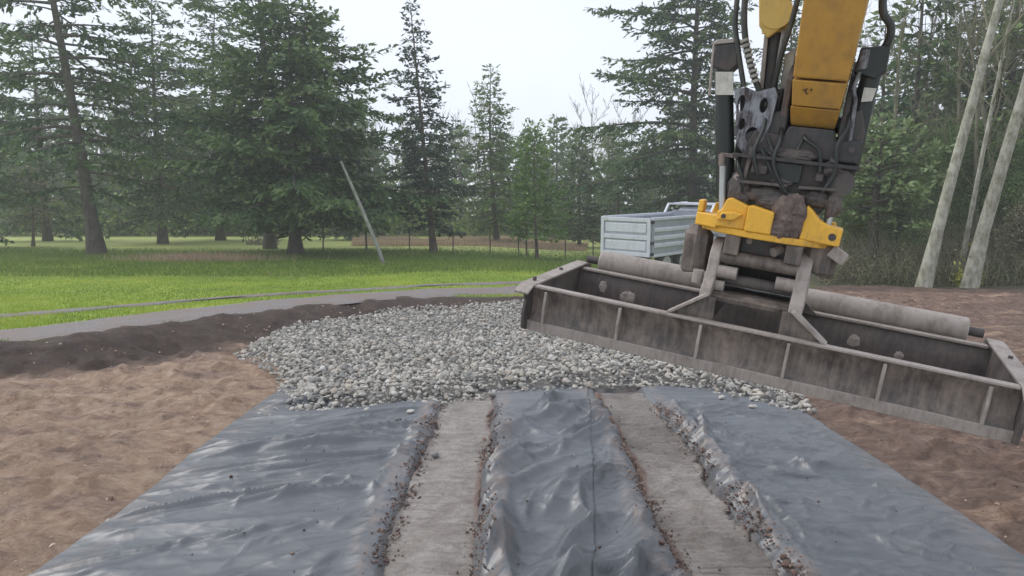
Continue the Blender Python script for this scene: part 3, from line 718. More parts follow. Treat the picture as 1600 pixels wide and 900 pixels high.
tb(MB().tube([(-0.517, 0.34, 1.64), (-0.505, 0.335, 1.50), (-0.49, 0.335, 1.33)], 0.008, 6), 'guard_bar', M_pipe, cl, auto=True)
tb(MB().box(-0.365, -0.245, 0.335, 0.36, 0.975, 1.0).tube([(-0.355, 0.33, 0.99), (-0.345, 0.33, 0.93), (-0.335, 0.33, 0.91)], 0.02, 8), 'cylinder_clamp', M_steel, cl, bevel=0.003)
tb(MB().tube([(-0.335, 0.325, 0.92), (-0.315, 0.325, 0.79), (-0.285, 0.30, 0.63)], 0.021, 14), 'cylinder_rod', M_chrome, cl, auto=True)
cr = tb(MB().tube([(0.385, 0.42, 1.62), (0.37, 0.42, 1.40), (0.365, 0.42, 1.02), (0.36, 0.42, 0.98)], [0.052, 0.055, 0.055, 0.05], 18), 'tilt_cylinder', M_black, auto=True)
tb(MB().prism([(0.285, 1.53), (0.295, 1.665), (0.445, 1.685), (0.45, 1.55), (0.40, 1.50)], 0.35, 0.49, 'y'), 'cylinder_cap', M_black, cr, bevel=0.008)
tb(MB().prism([(0.30, 1.54), (0.30, 1.65), (0.345, 1.655), (0.35, 1.55)], 0.335, 0.35, 'y'), 'cap_plate', M_silver, cr, bevel=0.003)
tb(MB().prism([(0.355, 1.37), (0.355, 1.45), (0.42, 1.45), (0.41, 1.38)], 0.345, 0.358, 'y'), 'sticker', M_label, cr)
tb(MB().tube([(0.315, 0.35, 1.53), (0.30, 0.345, 1.44), (0.325, 0.345, 1.38), (0.34, 0.345, 1.15)], 0.012, 8), 'guard_bar', M_silver, cr, auto=True)
tb(MB().tube([(0.355, 0.36, 0.97), (0.335, 0.35, 0.86), (0.318, 0.31, 0.65)], 0.017, 12), 'cylinder_rod', M_chrome, cr, auto=True)
tb(MB().tube([(0.325, 0.36, 0.93), (0.30, 0.34, 0.80), (0.30, 0.31, 0.66)], 0.011, 8), 'hose_stub', M_hose, cr, auto=True)

arm = empty('excavator_arm', mat=B @ Matrix.Translation((0.13, 0.45, 1.15)), label='ochre box section excavator arm with hoses and bucket cylinder, coming down at top right', cat='excavator arm')
AI = Matrix.Translation((-0.13, -0.45, -1.15))
def ab(m, name, mt, parent=arm, **kw):
    o = m.build(name, mt, parent, **kw); o.data.transform(AI); return o
def loft(secs):
    """secs: list of 4-corner rings"""
    m = MB(); vs = [p for r in secs for p in r]; fs = [(3, 2, 1, 0)]
    for i in range(len(secs) - 1):
        for k in range(4): fs.append((4 * i + k, 4 * i + (k + 1) % 4, 4 * i + 4 + (k + 1) % 4, 4 * i + 4 + k))
    e = 4 * (len(secs) - 1); fs.append((e, e + 1, e + 2, e + 3)); return m.add(vs, fs)
def ring(u0, u1, vf, wf, vb, wb): return [(u0, vf, wf), (u1, vf, wf), (u1, vb, wb), (u0, vb, wb)]
ab(loft([ring(-0.022, 0.268, 0.20, 1.458, 0.74, 1.60), ring(-0.028, 0.285, 0.0, 1.86, 0.66, 2.05), ring(-0.03, 0.31, -0.55, 2.95, 0.15, 3.25)]), 'stick', M_ochre, bevel=0.012)
ab(loft([ring(-0.006, 0.256, 0.285, 1.312, 0.70, 1.42), ring(-0.022, 0.268, 0.208, 1.448, 0.74, 1.585)]), 'nose_plate', M_ochre, bevel=0.008)
ab(loft([ring(0.0, 0.247, 0.40, 1.205, 0.66, 1.30), ring(-0.012, 0.258, 0.282, 1.306, 0.70, 1.41)]), 'nose_plate', M_ochre, bevel=0.008)
ab(MB().tube([(-0.16, 0.56, 1.24), (0.40, 0.56, 1.24)], 0.05, 18), 'tip_pin', M_grease, auto=True)
ab(MB().prism([(0.40, 1.16), (0.66, 1.16), (0.74, 1.5), (0.60, 1.62), (0.32, 1.46), (0.36, 1.25)], -0.065, -0.028, 'x'), 'stick_cheek', M_mud, bevel=0.008)
ab(MB().prism([(0.40, 1.16), (0.66, 1.16), (0.74, 1.5), (0.60, 1.62), (0.36, 1.42), (0.36, 1.25)], 0.272, 0.31, 'x'), 'stick_cheek', M_grease, bevel=0.008)
# scuffed paint mark low on the arm
m = MB()
for pts in (((0.045, 0.222, 1.400), (0.052, 0.226, 1.392)), ((0.062, 0.218, 1.407), (0.058, 0.228, 1.385), (0.072, 0.232, 1.376)), ((0.080, 0.221, 1.402), (0.088, 0.219, 1.406), (0.090, 0.224, 1.395))):
    m.tube([(p[0], p[1] + 0.004, p[2] + 0.0) for p in pts], 0.004, 5)
ab(m, 'scuff_mark', M_grease)
# cast grey link plate with holes, beside the arm
def plate_holes(outline, holes, v0, v1):
    bm = bmesh.new()
    vs = [bm.verts.new((p[0], v0, p[1])) for p in outline]; es = [bm.edges.new((vs[i], vs[(i + 1) % len(vs)])) for i in range(len(vs))]
    for (cx, cz, rx, rz) in holes:
        hv = [bm.verts.new((cx + rx * math.cos(t), v0, cz + rz * math.sin(t))) for t in np.linspace(0, 2 * math.pi, 13)[:-1]]
        es += [bm.edges.new((hv[i], hv[(i + 1) % 12])) for i in range(12)]
    bmesh.ops.triangle_fill(bm, use_beauty=True, use_dissolve=False, edges=es)
    g = bmesh.ops.extrude_face_region(bm, geom=bm.faces[:])
    bmesh.ops.translate(bm, verts=[v for v in g['geom'] if isinstance(v, bmesh.types.BMVert)], vec=(0, v1 - v0, 0))
    bmesh.ops.recalc_face_normals(bm, faces=bm.faces)
    m = MB(); bm.verts.index_update(); m.v = [tuple(v.co) for v in bm.verts]; m.f = [tuple(v.index for v in f.verts) for f in bm.faces]; bm.free(); return m
lk = ab(plate_holes([(-0.352, 1.375), (-0.28, 1.395), (-0.22, 1.375), (-0.12, 1.41), (-0.095, 1.36), (-0.105, 1.2), (-0.13, 1.10), (-0.175, 1.02), (-0.225, 1.005), (-0.275, 1.05), (-0.30, 1.12), (-0.315, 1.25)],
                   [(-0.295, 1.30, 0.022, 0.05), (-0.165, 1.30, 0.022, 0.045), (-0.20, 1.12, 0.038, 0.05), (-0.27, 1.18, 0.018, 0.035)], 0.33, 0.40), 'link', M_silver, bevel=0.01)
ab(MB().tube([(-0.20, 0.345, 1.11), (-0.20, 0.46, 1.11)], 0.037, 14), 'link_pin', M_grease, lk, auto=True)
ab(MB().prism([(-0.19, 1.05), (-0.165, 1.05), (-0.20, 0.73), (-0.225, 0.73)], 0.30, 0.33, 'y'), 'link_rod', M_steel, lk, bevel=0.004)
ab(MB().prism([(-0.33, 1.38), (-0.10, 1.40), (-0.10, 1.0), (-0.27, 1.0)], 0.44, 0.60, 'y'), 'link_core', M_grease, lk, bevel=0.01)
# bucket cylinder: yellow clevis, dark barrel between bright rods
bc = ab(MB().tube([(-0.255, 0.50, 2.6), (-0.225, 0.50, 1.95), (-0.20, 0.52, 1.74)], 0.075, 18), 'bucket_cylinder', M_ygrey, auto=True)
ab(MB().tube([(-0.20, 0.46, 1.84), (-0.20, 0.40, 1.84)], 0.095, 20), 'clevis_boss', M_ygrey, bc, auto=True)
ab(MB().prism([(-0.31, 2.15), (-0.145, 2.15), (-0.125, 1.93), (-0.16, 1.75), (-0.225, 1.69), (-0.285, 1.76), (-0.315, 1.92)], 0.41, 0.45, 'y'), 'clevis_plate', M_ygrey, bc, bevel=0.012)
ab(MB().tube([(-0.196, 0.52, 1.75), (-0.165, 0.52, 1.30)], 0.05, 16), 'piston_rod', M_grease, bc, auto=True)
ab(MB().box(-0.012, 0.012, -0.02, 0.02, -0.25, 0.2, Matrix.Translation((-0.225, 0.48, 1.56)) @ Matrix.Rotation(-0.09, 4, 'Y')), 'guide_bar', M_worn, bc, bevel=0.003)
ab(plate_holes([(-0.155, 1.75), (-0.115, 1.75), (-0.115, 1.65), (-0.135, 1.38), (-0.148, 1.38)], [(-0.135, 1.68, 0.008, 0.03)], 0.45, 0.47), 'guide_bar', M_worn, bc)
ab(MB().prism([(-0.115, 1.62), (-0.06, 1.66), (-0.05, 1.38), (-0.11, 1.38)], 0.50, 0.56, 'y'), 'cover_plate', M_label, bc, bevel=0.005)
for pts, r in (([(-0.40, 0.2, 2.6), (-0.385, 0.30, 2.0), (-0.365, 0.30, 1.78), (-0.315, 0.30, 1.60), (-0.24, 0.32, 1.44), (-0.19, 0.36, 1.36)], 0.019),
               ([(-0.44, 0.2, 2.6), (-0.43, 0.32, 2.0), (-0.415, 0.33, 1.75), (-0.36, 0.33, 1.58), (-0.30, 0.35, 1.40)], 0.016),
               ([(-0.085, 0.30, 2.6), (-0.09, 0.40, 2.0), (-0.10, 0.40, 1.8), (-0.13, 0.42, 1.6), (-0.14, 0.44, 1.4)], 0.016),
               ([(0.36, 0.30, 2.6), (0.345, 0.35, 1.95), (0.37, 0.34, 1.84), (0.42, 0.35, 1.80), (0.435, 0.37, 1.74), (0.41, 0.41, 1.65)], 0.022)):
    Q = np.array(pts); tt = np.linspace(0, len(Q) - 1, 40); Q = np.stack([np.interp(tt, np.arange(len(Q)), Q[:, i]) for i in range(3)], -1)
    for _ in range(10): Q[1:-1] = (Q[:-2] + 2 * Q[1:-1] + Q[2:]) / 4
    ab(MB().tube([tuple(p) for p in Q], r, 12), 'hose', M_hose, auto=True)
sw = MB()
for i in range(9):
    t = i / 8; a = Vector((-0.335, 0.298, 1.655)).lerp(Vector((-0.235, 0.318, 1.435)), t); d = Vector((0.1, 0.02, -0.22)).normalized()
    sw.tube([a - d * 0.008, a + d * 0.008], 0.025, 12)
ab(sw, 'hose_wrap', M_wrap, auto=True)

# ------------------------------------------------------------------ dump truck
TR = Matrix.Translation((5.55, 29.3, 0.02)) @ Matrix.Rotation(math.radians(-44), 4, 'Z') @ Matrix.Rotation(math.radians(2.2), 4, 'X') @ Matrix.Rotation(math.radians(2.0), 4, 'Y')
# local: +y forward, +x right; rear right lower corner of the box near (0,0)
truck = empty('dump_truck', mat=TR, label='grey dump truck parked on the driveway behind the grading beam', cat='dump truck')
WD, LN, Z0, Z1 = 2.45, 5.4, 0.86, 2.40
bx = MB()
bx.box(-WD, 0, 0.05, LN, Z0, Z0 + 0.08)
bx.box(-0.06, 0, 0.10, LN, Z0 + 0.08, Z1 - 0.10).box(-WD, -WD + 0.06, 0.10, LN, Z0 + 0.08, Z1 - 0.10).box(-WD + 0.06, -0.06, LN - 0.06, LN, Z0 + 0.08, Z1 + 0.12)
body = bx.build('dump_box', M_truckside, truck, bevel=0.01)
for x0, x1 in ((-0.09, 0.06), (-WD - 0.06, -WD + 0.09)):
    MB().box(x0, x1, 0.08, LN, Z1 - 0.10, Z1 + 0.02).build('top_rail', M_truck, body, bevel=0.02)
    MB().box(x0 + 0.02, x1 - 0.02, 0.08, LN, Z0 - 0.04, Z0 + 0.08).build('bottom_rail', M_truck, body, bevel=0.02)
    s = 1 if x0 > -1 else -1; xw = 0 if s > 0 else -WD
    for zc in (Z0 + 0.42, Z0 + 0.72, Z0 + 1.05):
        a, b_ = sorted((xw, xw + s * 0.06))
        MB().prism([(a if s > 0 else b_, zc - 0.10), (b_ if s > 0 else a, zc - 0.06), (b_ if s > 0 else a, zc + 0.06), (a if s > 0 else b_, zc + 0.10)], 0.2, LN, 'y').build('side_rib', M_truck, body, bevel=0.01)
tg = MB().box(-WD + 0.02, -0.02, -0.02, 0.05, Z0 + 0.02, Z1 - 0.03).build('tailgate', M_truckside, truck, bevel=0.01)
for (a, b_, c, d) in ((-WD, 0, Z1 - 0.16, Z1), (-WD, 0, Z0 - 0.02, Z0 + 0.14), (-WD + 0.16, -0.16, Z0 + 0.66, Z0 + 0.84)):
    MB().box(a, b_, -0.07, -0.02, c, d).build('tailgate_bar', M_truck, tg, bevel=0.015)
for (a, b_) in ((-WD, -WD + 0.16), (-0.16, 0.0)):
    MB().box(a, b_, -0.075, -0.025, Z0 - 0.02, Z1).build('tailgate_post', M_truck, tg, bevel=0.015)
for zc in (Z0 + 0.40, Z0 + 1.12):
    MB().prism([(-0.02, zc - 0.2), (-0.045, zc - 0.16), (-0.045, zc + 0.16), (-0.02, zc + 0.2)], -WD + 0.22, -0.22, 'x').build('tailgate_panel', M_truck, tg, bevel=0.01)
for zc in (Z0 + 0.10, Z0 + 0.55, Z1 - 0.15):
    MB().box(0.0, 0.09, -0.06, 0.10, zc - 0.06, zc + 0.06).build('latch', M_truckdark, tg, bevel=0.01)
MB().prism([(LN - 0.55, Z1 + 0.02), (LN - 0.3, Z1 + 0.36), (LN + 1.3, Z1 + 0.42), (LN + 1.3, Z1 + 0.48), (LN - 0.36, Z1 + 0.42), (LN - 0.68, Z1 + 0.02)], -WD, -WD + 0.1, 'x').prism([(LN - 0.55, Z1 + 0.02), (LN - 0.3, Z1 + 0.36), (LN + 1.3, Z1 + 0.42), (LN + 1.3, Z1 + 0.48), (LN - 0.36, Z1 + 0.42), (LN - 0.68, Z1 + 0.02)], -0.1, 0.0, 'x').box(-WD, 0, LN - 0.35, LN - 0.25, Z1 + 0.37, Z1 + 0.45).box(-WD + 0.1, -0.1, LN + 0.2, LN + 1.3, Z1 + 0.40, Z1 + 0.44).build('cab_guard', M_truck, truck, bevel=0.01)
MB().box(-WD + 0.75, -WD + 0.95, 0.1, 9.0, 0.66, 0.86).box(-0.95, -0.75, 0.1, 9.0, 0.66, 0.86).box(-WD + 0.2, -0.2, 0.15, 0.3, 0.5, 0.82).build('chassis', M_truckdark, truck, bevel=0.01)
MB().prism([(LN + 0.25, 0.75), (LN + 0.25, 2.5), (LN + 0.5, 2.62), (LN + 1.5, 2.6), (LN + 1.95, 1.75), (LN + 3.3, 1.55), (LN + 3.35, 0.75)], -WD + 0.2, -0.2, 'x').build('cab', M_truck, truck, bevel=0.05)
MB().add([(-WD + 0.3, LN + 1.53, 2.52), (-0.3, LN + 1.53, 2.52), (-0.3, LN + 1.94, 1.85), (-WD + 0.3, LN + 1.94, 1.85), (-WD + 0.3, LN + 1.60, 2.54), (-0.3, LN + 1.60, 2.54), (-0.3, LN + 2.0, 1.87), (-WD + 0.3, LN + 2.0, 1.87)],
         [(0, 1, 2, 3), (7, 6, 5, 4), (0, 4, 5, 1), (1, 5, 6, 2), (2, 6, 7, 3), (3, 7, 4, 0)]).build('windscreen', M_glass, truck)
for x in (-0.215, -WD + 0.185): MB().prism([(LN + 0.6, 1.75), (LN + 0.6, 2.45), (LN + 1.42, 2.45), (LN + 1.75, 1.75)], x, x + 0.03, 'x').build('side_window', M_glass, truck)
for x in (-0.55, -WD + 0.4): MB().box(x, x + 0.2, LN + 3.33, LN + 3.38, 1.05, 1.25).build('headlight', M_rim, truck, bevel=0.02)
def wheel(x, y, s):
    pts = [(x - s * 0.30, y, 0.5), (x - s * 0.28, y, 0.5), (x - s * 0.03, y, 0.5), (x, y, 0.5)]
    w = MB().tube(pts, [0.44, 0.50, 0.50, 0.44], 28).build('wheel', M_tyre, truck, auto=True)
    MB().tube([(x - s * 0.02, y, 0.5), (x + s * 0.015, y, 0.5), (x + s * 0.006, y, 0.5), (x - s * 0.06, y, 0.5), (x - s * 0.05, y, 0.5), (x + s * 0.05, y, 0.5)], [0.32, 0.30, 0.25, 0.21, 0.10, 0.08], 24).build('rim', M_rim, w, auto=True)
for y in (1.25, 2.55, LN + 2.5):
    wheel(-0.02, y, 1); wheel(-WD + 0.02, y, -1)
for y in (1.25, 2.55):
    for x in (-0.1, -WD + 0.02):
        MB().box(x, x + 0.08, y - 0.55, y + 0.55, 1.02, 1.04).build('mudguard', M_truckdark, truck)
MB().tube([(-0.12, 3.6, 0.62), (-0.12, 4.3, 0.62)], 0.24, 18).build('fuel_tank', M_rim, truck, auto=True)
for x in (-0.35, -WD + 0.35): MB().box(x - 0.12, x + 0.12, 0.08, 0.15, 0.55, 0.68).build('tail_light', mat('tail_light_red' if x > -1 else 'tail_light_lens', lambda nt, b, o: b.inputs['Base Color'].__setattr__('default_value', (0.35, 0.02, 0.02, 1))), truck, bevel=0.01)

# ------------------------------------------------------------------ ground fabric and track ruts
RUTX = (-0.585, 1.525); RUTW = 0.66


def seam_x(y): return 0.58 + 0.10 * (np.asarray(y, float) - 5.0) + 0.0


def rut_prof(x, y):
    """how much a point lies within a rut (1) and on its raised lips"""
    r = np.zeros_like(x); l = np.zeros_like(x)
    for i, c in enumerate(RUTX):
        d = np.abs(x - c + (vnoise(y * 1.3, y * 0 + i, 71) - 0.5) * 0.08)
        r = np.maximum(r, sstep(RUTW / 2 + 0.05, RUTW / 2 - 0.05, d))
        l = np.maximum(l, np.exp(-((d - RUTW / 2 - 0.15) / 0.085) ** 2) * (0.35 + 0.9 * fbm(x * 0.8 + 5 * i, y * 1.4, 73)))
    return r, l


def ridge(x, y, seed, oct=3):
    s, a = 0, 1.0
    for i in range(oct):
        n = fbm(x * 2 ** i, y * 2 ** i, seed + i, 2); s = s + a * np.clip(1 - np.abs(2 * n - 1) * 1.25, 0, 1) ** 2.6; a *= 0.5
    return s / 1.75


def make_folds():
    """creases of the cloth: crest lines with centre, direction, half length, height and two flank widths"""
    rs = np.random.default_rng(404); out = []

    def put(n, xr, yr, ang, ln, ht, wd, bow=0.25):
        for _ in range(n):
            out.append((rs.uniform(*xr), rs.uniform(*yr), math.radians(rs.normal(*ang)), rs.uniform(*ln), rs.uniform(*ht), rs.uniform(*wd), rs.uniform(*wd) * rs.uniform(0.35, 1.0), rs.normal(0, bow)))
    put(34, (-3.4, -1.0), (2.5, 9.6), (24, 10), (0.5, 1.3), (0.012, 0.05), (0.05, 0.16), 0.15)     # left panel, long low folds
    put(64, (-3.2, -1.0), (2.5, 9.6), (38, 22), (0.15, 0.45), (0.008, 0.022), (0.025, 0.07))
    put(16, (-1.5, -0.95), (3, 9.4), (75, 18), (0.2, 0.7), (0.02, 0.05), (0.03, 0.07))
    put(26, (-0.2, 0.75), (3.5, 9.3), (60, 13), (0.45, 1.1), (0.06, 0.13), (0.08, 0.22), 0.18)            # middle, deep diagonal crumples
    put(20, (-0.25, 1.15), (3.5, 9.4), (95, 30), (0.25, 0.6), (0.02, 0.06), (0.04, 0.12))
    put(20, (0.75, 1.2), (3.5, 9.4), (56, 12), (0.3, 0.65), (0.05, 0.11), (0.05, 0.12))
    put(60, (1.9, 3.5), (2.5, 9.4), (-12, 24), (0.2, 0.6), (0.012, 0.045), (0.05, 0.12))            # right panel, choppy
    put(95, (1.9, 3.5), (2.5, 9.4), (60, 45), (0.1, 0.32), (0.008, 0.03), (0.025, 0.07))
    put(12, (1.95, 2.2), (3, 9.0), (92, 7), (0.4, 1.1), (0.03, 0.075), (0.04, 0.09), 0.1)
    put(16, (-3.0, -1.2), (4.0, 9.4), (20, 7), (0.8, 1.7), (0.03, 0.06), (0.03, 0.075), 0.12)
    put(90, (-3.2, -0.95), (3.0, 9.4), (30, 26), (0.1, 0.4), (0.005, 0.016), (0.018, 0.045))              # fine creases everywhere
    put(45, (-0.25, 1.15), (3.5, 9.4), (64, 25), (0.12, 0.45), (0.006, 0.018), (0.018, 0.05))
    put(120, (1.9, 3.5), (3.0, 9.4), (10, 50), (0.08, 0.3), (0.006, 0.02), (0.018, 0.045))
    return out
FOLDS = make_folds()


def cloth_h(x, y, side):
    r, l = rut_prof(x, y)
    wx = x + 0.10 * (fbm(x * 1.2, y * 1.2, 81, 2) - 0.5); wy = y + 0.14 * (fbm(x * 1.5 + 9, y * 1.5, 83) - 0.5)
    def tri(deg, lam, ph): u = (wx * math.cos(math.radians(deg)) + wy * math.sin(math.radians(deg))) / lam + ph; return np.abs((u % 1) * 2 - 1)
    mid = sstep(-0.32, -0.1, x) * sstep(1.25, 1.1, x); right = sstep(1.8, 2.0, x); left = sstep(-0.85, -1.0, x)
    m1, m2, m3 = (sstep(0.35, 0.6, fbm(x * 1.1 + o_, y * 1.1, 84 + o_, 2)) for o_ in (0, 5, 11))
    w2 = 0.35 * fbm(x * 1.4, y * 1.1, 86, 2)
    h = mid * (0.05 * m1 * tri(-28, 0.8, w2) + 0.035 * m2 * tri(-58, 0.5, 0.3 + 1.5 * w2))
    h = h + 0.45 * left * (0.035 * m1 * tri(-66, 0.55, 2 * w2) + 0.018 * m2 * tri(-58, 0.24, 0.2 + 3 * w2) + 0.02 * m3 * tri(-100, 0.42, 3 * w2))
    h = h + 0.55 * right * (0.05 * m2 * tri(70, 0.50, 2 * w2) + 0.035 * m1 * tri(-60, 0.36, 2 * w2 + .3) + 0.02 * m3 * tri(20, 0.25, 3 * w2) + 0.01 * m2 * tri(100, 0.14, w2))
    for (cx, cy, an, hl, ht, w1, w2, bw) in FOLDS:
        c, sn_ = math.cos(an), math.sin(an); R_ = hl + 4 * max(w1, w2)
        k = (np.abs(wx - cx) < R_) & (np.abs(wy - cy) < R_)
        if not k.any(): continue
        dx, dy = wx[k] - cx, wy[k] - cy; u = (dx * c + dy * sn_) / hl; v = -dx * sn_ + dy * c - bw * hl * u * u * 0.5
        e = np.clip(1 - u * u, 0, 1); d = np.abs(v) / np.where(v > 0, w1, w2)
        h[k] = np.maximum(h[k], 0) + 1.25 * ht * e * np.exp(-np.sqrt(d * d + 0.006) * 1.5) 
    h = h * (1 - r) + l * 0.05 * (1 - r) * sstep(9.6, 8.2, y)
    h = h + (1 - r) * (0.02 * (fbm(x * 1.1, y * 1.1, 96, 3) - 0.5) + 0.007 * (fbm(x * 6 + y, y * 8 - x, 97, 3) - 0.5))
    edge = np.minimum(sstep(-3.30, -3.0, x), sstep(3.70, 3.35, x))
    return 0.03 + h * (0.25 + 0.75 * edge) * sstep(10.2, 9.2, y) - r * 0.075


def sheet(name, xl, xr, ymin, ymax, zoff, side, label):
    ny_ = int((ymax - ymin) / 0.020); nx_ = int(((xr(ymin) - xl(ymin))) / 0.020)
    ty = np.linspace(ymin, ymax, ny_); tx = np.linspace(0, 1, nx_)
    yy = np.repeat(ty[:, None], nx_, 1)
    lw = xl(yy) + (fbm(yy * 0.5, yy * 0 + 2, 101) - 0.5) * 0.22; rw = xr(yy) + (fbm(yy * 0.6, yy * 0 + 7, 103) - 0.5) * 0.12
    xx = lw + (rw - lw) * tx[None, :]
    zz = cloth_h(xx, yy, side) + zoff
    r, l = rut_prof(xx, yy)
    dust = np.clip(r + 1.5 * l + sstep(0.45, 0.1, np.minimum(xx + 3.2, 3.65 - xx)) * 0.5, 0, 1)
    ii = np.arange(nx_ * ny_).reshape(ny_, nx_)
    F = np.stack([ii[:-1, :-1], ii[:-1, 1:], ii[1:, 1:], ii[1:, :-1]], -1).reshape(-1, 4)
    me = new_mesh(name, np.column_stack([xx.ravel(), yy.ravel(), zz.ravel()]), F, M_fabric, True, {'dust': dust.ravel(), 'crumple': (0.22 + 0.18 * sstep(-0.35, -0.1, xx) + 0.20 * sstep(1.7, 2.1, xx)).ravel()})
    o = link(name, me, label=label, cat='ground fabric')
    sd = o.modifiers.new('thickness', 'SOLIDIFY'); sd.thickness = 0.004; sd.offset = -1
    return o
sheet('geotextile_sheet', lambda y: -3.28 + 0 * y, lambda y: seam_x(y), 3.3, 10.6, 0.016, 0, 'wide grey geotextile sheet on the left, reaching to the lengthwise overlap seam')
sheet('geotextile_sheet', lambda y: seam_x(y) - 0.35, lambda y: 3.66 + 0 * y, 3.3, 10.4, 0.0, 1, 'creased grey geotextile sheet on the right, tucked under the overlap seam')

# mud of the two track ruts
for i, c in enumerate(RUTX):
    ys_ = np.arange(3.3, 10.0, 0.022); ks = np.linspace(-1, 1, 41)
    yy = np.repeat(ys_[:, None], len(ks), 1); kk_ = np.repeat(ks[None, :], len(ys_), 0)
    wv = RUTW / 2 + 0.07 + (fbm(yy * 1.6, yy * 0 + 3 * i + (kk_ > 0), 111) - 0.5) * 0.22
    xx = c + kk_ * wv - (vnoise(yy * 1.3, yy * 0 + i, 71) - 0.5) * 0.08
    cle = np.abs(((yy + 0.09 * fbm(xx * 3, yy * 2, 113) + 0.02 * vnoise(xx * 11, yy * 5, 114)) / (0.095 if i else 0.155)) % 1 - 0.5) * 2
    zz = 0.010 + (0.024 if i else 0.008) * sstep(0.55, 1.0, cle) * sstep(0.3, 0.6, vnoise(xx * 3, yy * 2, 118)) + (fbm(xx * 3, yy * 3, 115 + i) - 0.5) * 0.045 + (fbm(xx * 12, yy * 12, 117, 3) - 0.5) * 0.02
    zz = zz + 0.028 * sstep(0.7, 0.88, abs(kk_)) * (fbm(xx * 5, yy * 5, 119) + 0.1) - 0.11 * sstep(0.80, 1.0, abs(kk_) + (fbm(xx * 6, yy * 6, 121, 3) - 0.5) * 0.45)
    zz = zz
    edge = sstep(0.5, 0.95, kk_ * (1 if i == 0 else -1)) + 0.75 * sstep(0.6, 1.0, -kk_ * (1 if i == 0 else -1))
    n, w = xx.shape; ii = np.arange(n * w).reshape(n, w)
    F = np.stack([ii[:-1, :-1], ii[:-1, 1:], ii[1:, 1:], ii[1:, :-1]], -1).reshape(-1, 4)
    link('track_rut', new_mesh('track_rut', np.column_stack([xx.ravel(), yy.ravel(), zz.ravel()]), F, M_rut, True, {'edge': edge.ravel(), 'groove_shade': (sstep(0.35, 0.0, cle) * sstep(0.35, 0.6, vnoise(xx * 2.5 + 5, yy * 1.5, 122)) * (1.0 if i else 0.4)).ravel(), 'damp': np.full(xx.size, 0.75 if i else 0.1) * sstep(0.2, 0.7, fbm(xx * 1.2, yy * 1.2, 124)).ravel()}), kind='structure')

# ------------------------------------------------------------------ cobbles
def stone_shape(seed, sub=2):
    bm = bmesh.new(); bmesh.ops.create_icosphere(bm, subdivisions=sub, radius=1.0)
    rs = np.random.default_rng(seed); P = np.array([v.co[:] for v in bm.verts])
    for k in range(12):       # worn facets
        d = rs.normal(size=3); d /= np.linalg.norm(d); t = rs.uniform(0.45, 0.85); e = np.maximum(P @ d - t, 0); P = P - e[:, None] * d * 0.85
    P = P * rs.uniform(0.7, 1.15, 3) * np.array([1.15, 0.95, 0.72])
    F = np.array([[v.index for v in f.verts] for f in bm.faces]); bm.free(); return P, F
SH = [stone_shape(200 + i, 2) for i in range(10)]
SHL = [stone_shape(300 + i, 1) for i in range(12)]
bedpoly = [gxy(412, 648, .06), gxy(470, 643, .06), gxy(560, 641, .06), gxy(650, 634, .06), gxy(705, 627, .06), gxy(775, 612, .06), gxy(860, 611, .06), gxy(935, 605, .06), gxy(1015, 598, .06), gxy(1100, 606, .06), gxy(1180, 624, .06), gxy(1262, 640, .06), (3.95, 9.9), (4.1, 12), (3.9, 20.6), (1.5, 20.4), gxy(820, 474, .15), gxy(700, 473, .15), gxy(600, 478, .15), gxy(500, 490, .12), gxy(440, 503, .1), gxy(398, 525, .08), gxy(366, 551, .06), gxy(395, 568, .05), gxy(432, 588, .05), gxy(440, 612, .05)]
BPOLY = np.array(bedpoly)


def inpoly(x, y, P):
    c = np.zeros(len(x), bool); n = len(P); j = n - 1
    for i in range(n):
        xi, yi, xj, yj = *P[i], *P[j]
        t = ((yi > y) != (yj > y)) & (x < (xj - xi) * (y - yi) / (yj - yi + 1e-12) + xi); c ^= t; j = i
    return c


def polydist(x, y, P):
    d = np.full(len(x), 1e9)
    for a, b in zip(P, np.roll(P, -1, 0)):
        ab_ = b - a; t = np.clip(((x - a[0]) * ab_[0] + (y - a[1]) * ab_[1]) / (ab_ @ ab_), 0, 1)
        d = np.minimum(d, np.hypot(x - a[0] - t * ab_[0], y - a[1] - t * ab_[1]))
    return d


def bed_h(x, y):
    d = polydist(x, y, BPOLY) * np.where(inpoly(x, y, BPOLY), 1, -1)
    return 0.02 + 0.15 * sstep(-0.02, 0.55, d) + (fbm(x * 0.9, y * 0.9, 131) - 0.5) * 0.10 * sstep(0.2, 1.0, d) + 0.10 * sstep(15, 20, y), d
bx_, by_ = np.meshgrid(np.arange(-5.6, 4.6, 0.12), np.arange(8.8, 21, 0.12)); sh = bx_.shape
bh, bd = bed_h(bx_.ravel(), by_.ravel()); bz = np.where(bd > 0.06, bh - 0.06, -0.25)
ii = np.arange(sh[0] * sh[1]).reshape(sh); F = np.stack([ii[:-1, :-1], ii[:-1, 1:], ii[1:, 1:], ii[1:, :-1]], -1).reshape(-1, 4)
F = F[(bd[F] > -0.12).any(1)]
bed = link('gravel_bed', new_mesh('gravel_bed', np.column_stack([bx_.ravel(), by_.ravel(), bz]), F, M_gbase, True), kind='structure')
pts = []
